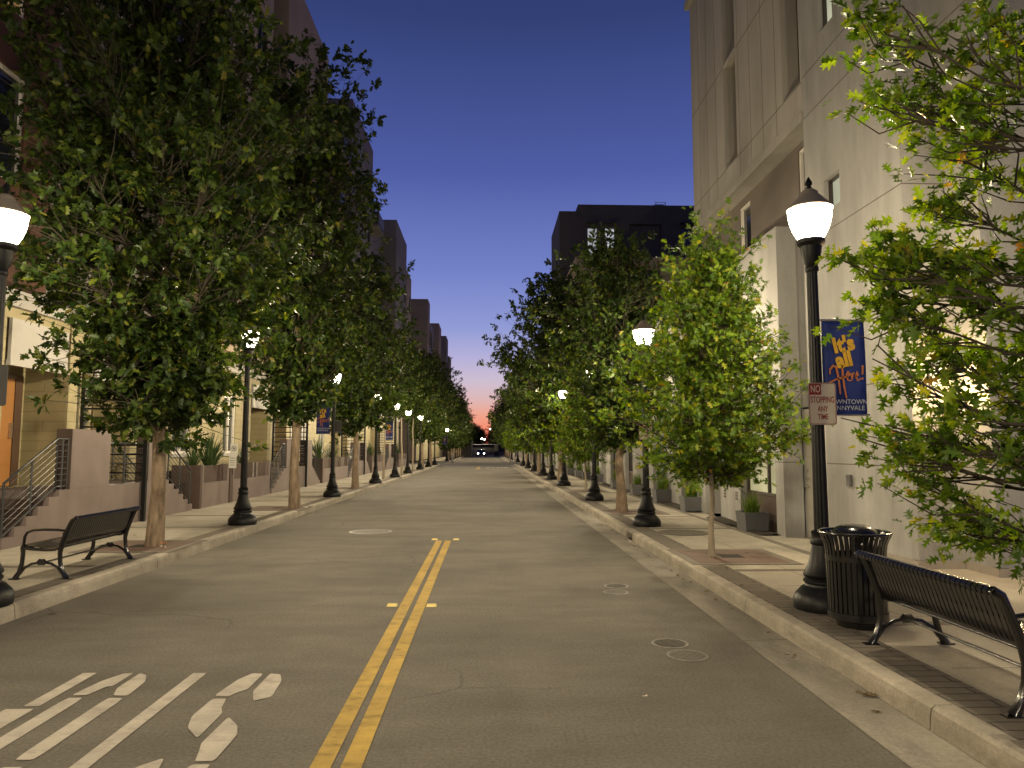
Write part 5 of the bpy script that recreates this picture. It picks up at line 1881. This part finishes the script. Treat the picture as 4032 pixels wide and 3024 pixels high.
def make_grate():
    t = thing("tree_grate", "x", "tree grate", (0, 0, 0), 0, "square tree grates in the sidewalk")
    b = MB()
    z = 0.007
    h = 0.16
    for (xa, xb, ya, yb) in ((-.6, .6, -.6, -h), (-.6, .6, h, .6), (-.6, -h, -h, h), (h, .6, -h, h)):
        b.box(xa, xb, ya, yb, 0, z)
    b.build("grate", M["grate"], t)
    b = MB()
    b.quad((-h, -h, .003), (h, -h, .003), (h, h, .003), (-h, h, .003))
    b.build("opening", M["hole"], t)
    b = MB()
    for (xa, xb, ya, yb) in ((-.72, .72, -.72, -.602), (-.72, .72, .602, .72), (-.72, -.602, -.602, .602), (.602, .72, -.602, .602)):
        b.box(xa, xb, ya, yb, 0, z - 0.001)
    b.build("border", M["band"], t)
    return t
G0 = make_grate()
gl = [(3.38, 10.13, "square rusty tree grate around the slim young oak"), (3.45, 17.3, "square tree grate at the dark oak behind the bright lantern"), (-5.3, 11.5, "square tree grate at the leaning oak beside the bench"),
      (-5.25, 18.6, "square tree grate at the tallest stoop side oak"), (-5.3, 27.8, "square tree grate at the oak past the readable banner"), (3.5, 25.9, "square tree grate at the second young oak"), (3.4, 3.05, "square tree grate at the oak overhanging the bench")]
for i, (x, y, lb) in enumerate(gl):
    if i == 0:
        G0.location = (x, y, SW + .004)
        G0["label"] = lb
    else:
        dup(G0, (x, y, SW + .004), 0, lb)

# ------------------------------------------------------------------ litter, posts, far end
def crumple(x, y, z, s, m, label, seed):
    rng = random.Random(seed)
    b = MB()
    n = 7
    vs = [(rng.uniform(-s, s), rng.uniform(-s, s) * 0.7, rng.uniform(0.0, s * 0.5)) for _ in range(n)]
    vs.sort()
    fs = [(i, i + 1, i + 2) for i in range(n - 2)]
    b.add(vs, fs)
    o = b.build("paper_scrap", m)
    o.location = (x, y, z)
    tag(o, label, "litter", "scraps of litter")
crumple(-4.86, 11.22, SW + .02, .07, M["litter"], "crumpled white wrapper at the foot of the leaning oak", 1)
crumple(-4.9, 11.26, SW + .07, .06, M["orange_litter"], "orange wrapper on the white one at the leaning oak", 2)
crumple(2.5, 12.75, 0.02, .06, M["litter"], "pale paper scrap in the gutter before the storm drain", 3)
crumple(1.05, 4.95, 0.008, .025, M["litter"], "tiny white scrap on the near asphalt lane", 4)
crumple(-4.55, 18.5, SW + .02, .08, M["litter"], "pale scrap beside the tallest stoop side oak", 5)
for (x, y, lb) in ((-4.05, 84.5, "white post standing at the crossing, stoop side"), (3.05, 84.0, "white post standing at the crossing, planter side")):
    t = thing("bollard", lb, "bollard", (x, y, 0), 0, "white posts at the crossing")
    b = MB()
    b.lathe([(.09, 0), (.09, 1.1), (.07, 1.15), (.001, 1.16)], 14)
    b.build("post", M["white_trim"], t, smooth=True)
    b = MB()
    b.lathe([(.14, 0), (.14, .02), (.092, .04)], 14)
    b.build("foot", M["rail"], t)

def make_car():
    t = thing("car", "dark car far down the street with headlights on", "car", (-1.3, 149.0, 0))
    b = MB()
    side = [(-2.1, .35), (-2.15, .6), (-2.05, .78), (-1.1, .90), (-.55, 1.38), (.9, 1.42), (1.7, .98), (2.15, .9), (2.2, .5), (2.1, .32)]
    w = 0.86
    vs = []
    for s in (-1, 1):
        for (y, z) in side:
            vs.append((s * (w if z < 1.0 else w * 0.8), y, z))
    n = len(side)
    fs = [tuple(range(n)), tuple(reversed(range(n, 2 * n)))] + [(i, n + i, n + (i + 1) % n, (i + 1) % n) for i in range(n)]
    b.add(vs, fs)
    b.build("body", M["car_paint"], t, smooth=True)
    b = MB()
    b.quad((-.66, -1.06, .95), (.66, -1.06, .95), (.60, -.60, 1.36), (-.60, -.60, 1.36))
    b.build("windscreen", M["glass"], t)
    for (x, y) in ((-.8, -1.35), (.8, -1.35), (-.8, 1.35), (.8, 1.35)):
        b = MB()
        b.lathe([(.32, -.1), (.33, -.08), (.33, .08), (.32, .1)], 18)
        for i in range(len(b.v)):
            px, py, pz = b.v[i]
            b.v[i] = (x + pz, y + px, .33 + py)
        b.build("wheel", M["tyre"], t, smooth=True)
    for x in (-.6, .6):
        b = MB()
        b.lathe([(.001, 0), (.12, .0), (.12, .03), (.001, .05)], 14)
        for i in range(len(b.v)):
            px, py, pz = b.v[i]
            b.v[i] = (x + px * 1.3, -2.12 - pz, .66 + py)
        b.build("headlight", M["headlight"], t, smooth=True)
make_car()

def far_end():
    t = thing("low_building", "low flat roofed building closing the end of the street", "building", (0, 168, 0))
    b = MB()
    b.box(-5.0, 12.0, 0, 8, 0, 2.5)
    b.build("wall", M["wall_dark"], t)
    b = MB()
    b.box(-5.2, 12.4, -0.6, 8.4, 2.501, 2.68)
    b.build("roof", M["white_trim"], t)
    for x in (1.6, 6.2):
        b = MB()
        b.box(x, x + 0.9, -0.9, -0.02, 0, 2.5)
        b.build("column", M["siding"], t)
    t = thing("garden_wall", "low tan wall across the far end of the street", "wall", (0, 164, 0))
    b = MB()
    b.box(-2.0, 12, 0, 0.3, 0, 0.8)
    b.build("panel", M["tan"], t)
    b = MB()
    b.box(-2.05, 12.05, -0.05, 0.35, 0.801, 0.88)
    b.build("coping", M["plinth"], t)
    b = MB()
    b.box(-80, 80, 163, 163.2, 0, 0.14)
    structure(b.build("kerb", M["white_trim"]))
    t = thing("utility_cabinet", "grey utility cabinet at the far end of the street", "cabinet", (1.9, 152.5, 0))
    b = MB()
    b.box(-.5, .5, 0, .6, 0.05, 1.1)
    b.build("body", M["planter"], t, bevel=0.02)
    b = MB()
    b.box(-.56, .56, -.05, .65, 0, 0.049)
    b.build("base", M["plinth"], t)
    t = thing("house", "small yellow lit house end at the far left of the street", "building", (-9.5, 150, 0))
    b = MB()
    b.box(0, 6.2, 0, 8, 0, 3.4)
    b.build("wall", M["siding"], t)
    b = MB()
    b.prism([(-.3, 3.401), (6.5, 3.401), (3.1, 5.2)], -0.4, 8.4, lambda x, z, y: (x, y, z))
    b.build("roof", M["wall_dark"], t)
    window(t, P_front(0), 2.4, 3.8, 0.9, 2.3, 0.0, M["frame_dark"], M["lit_amber"], vm=(3.1,))
    for i, (x, y, k, sc, lb) in enumerate(((-14, 178, "wide", 1.3, "dark tree closing the street's end behind the yellow house"), (-8.5, 180, "wide", 1.2, "dark tree at the street's end, second from the yellow house"), (-4.6, 181, "wide", 0.86, "dark tree at the street's end, third from the yellow house"),
                                         (-1.6, 182, "wide", 0.70, "low dark tree left of the red glow's foot at the street's end"), (1.0, 184, "wide", 0.62, "lowest dark tree under the red glow at the street's end"), (4.2, 182, "wide", 0.85, "dark tree behind the low flat roofed building"), (8.5, 180, "wide", 1.25, "tall dark tree at the end behind the planter side row"),
                                         (2.6, 192, "wide", 0.80, "dark tree in the second row under the red glow"), (-3.0, 193, "wide", 0.85, "dark tree in the second row above the distant car"), (15, 178, "wide", 1.5, "dark tree at the end, furthest from the yellow house"), (-21, 180, "wide", 1.5, "tall dark tree beyond the yellow house"))):
        put_tree(k, x, y, lb, i * 1.3, sc)
    for (x, y, z, lb) in ((0.75, 172, 6.0, "tall distant lamp glowing at the foot of the red sky"), (-1.3, 166.5, 3.7, "distant lamp, brighter of the two above the car"), (-0.75, 176, 3.7, "distant lamp, dimmer of the two above the car"), (-3.6, 150.5, 2.7, "distant lamp beside the yellow house")):
        t = thing("distant_lamp", lb, "street lamp", (x, y, 0), 0, "lamps at the far end")
        b = MB()
        b.tube([(0, 0, 0), (0, 0, z)], [.07, .04], 8)
        b.build("pole", M["black_metal"], t)
        b = MB()
        b.lathe([(.001, -.2), (.17, -.14), (.24, 0), (.17, .14), (.001, .2)], 12)
        o = b.build("globe", M["headlight"], t, smooth=True)
        o.location = (0, 0, z + .18)
        ld = bpy.data.lights.new("lamp_bulb", "POINT")
        ld.energy = 260
        ld.color = LAMP_COL
        ld.shadow_soft_size = 0.1
        lo = bpy.data.objects.new("lamp_bulb", ld)
        COL.objects.link(lo)
        lo.parent = t
        lo.location = (0, -0.4, z + .18)
far_end()
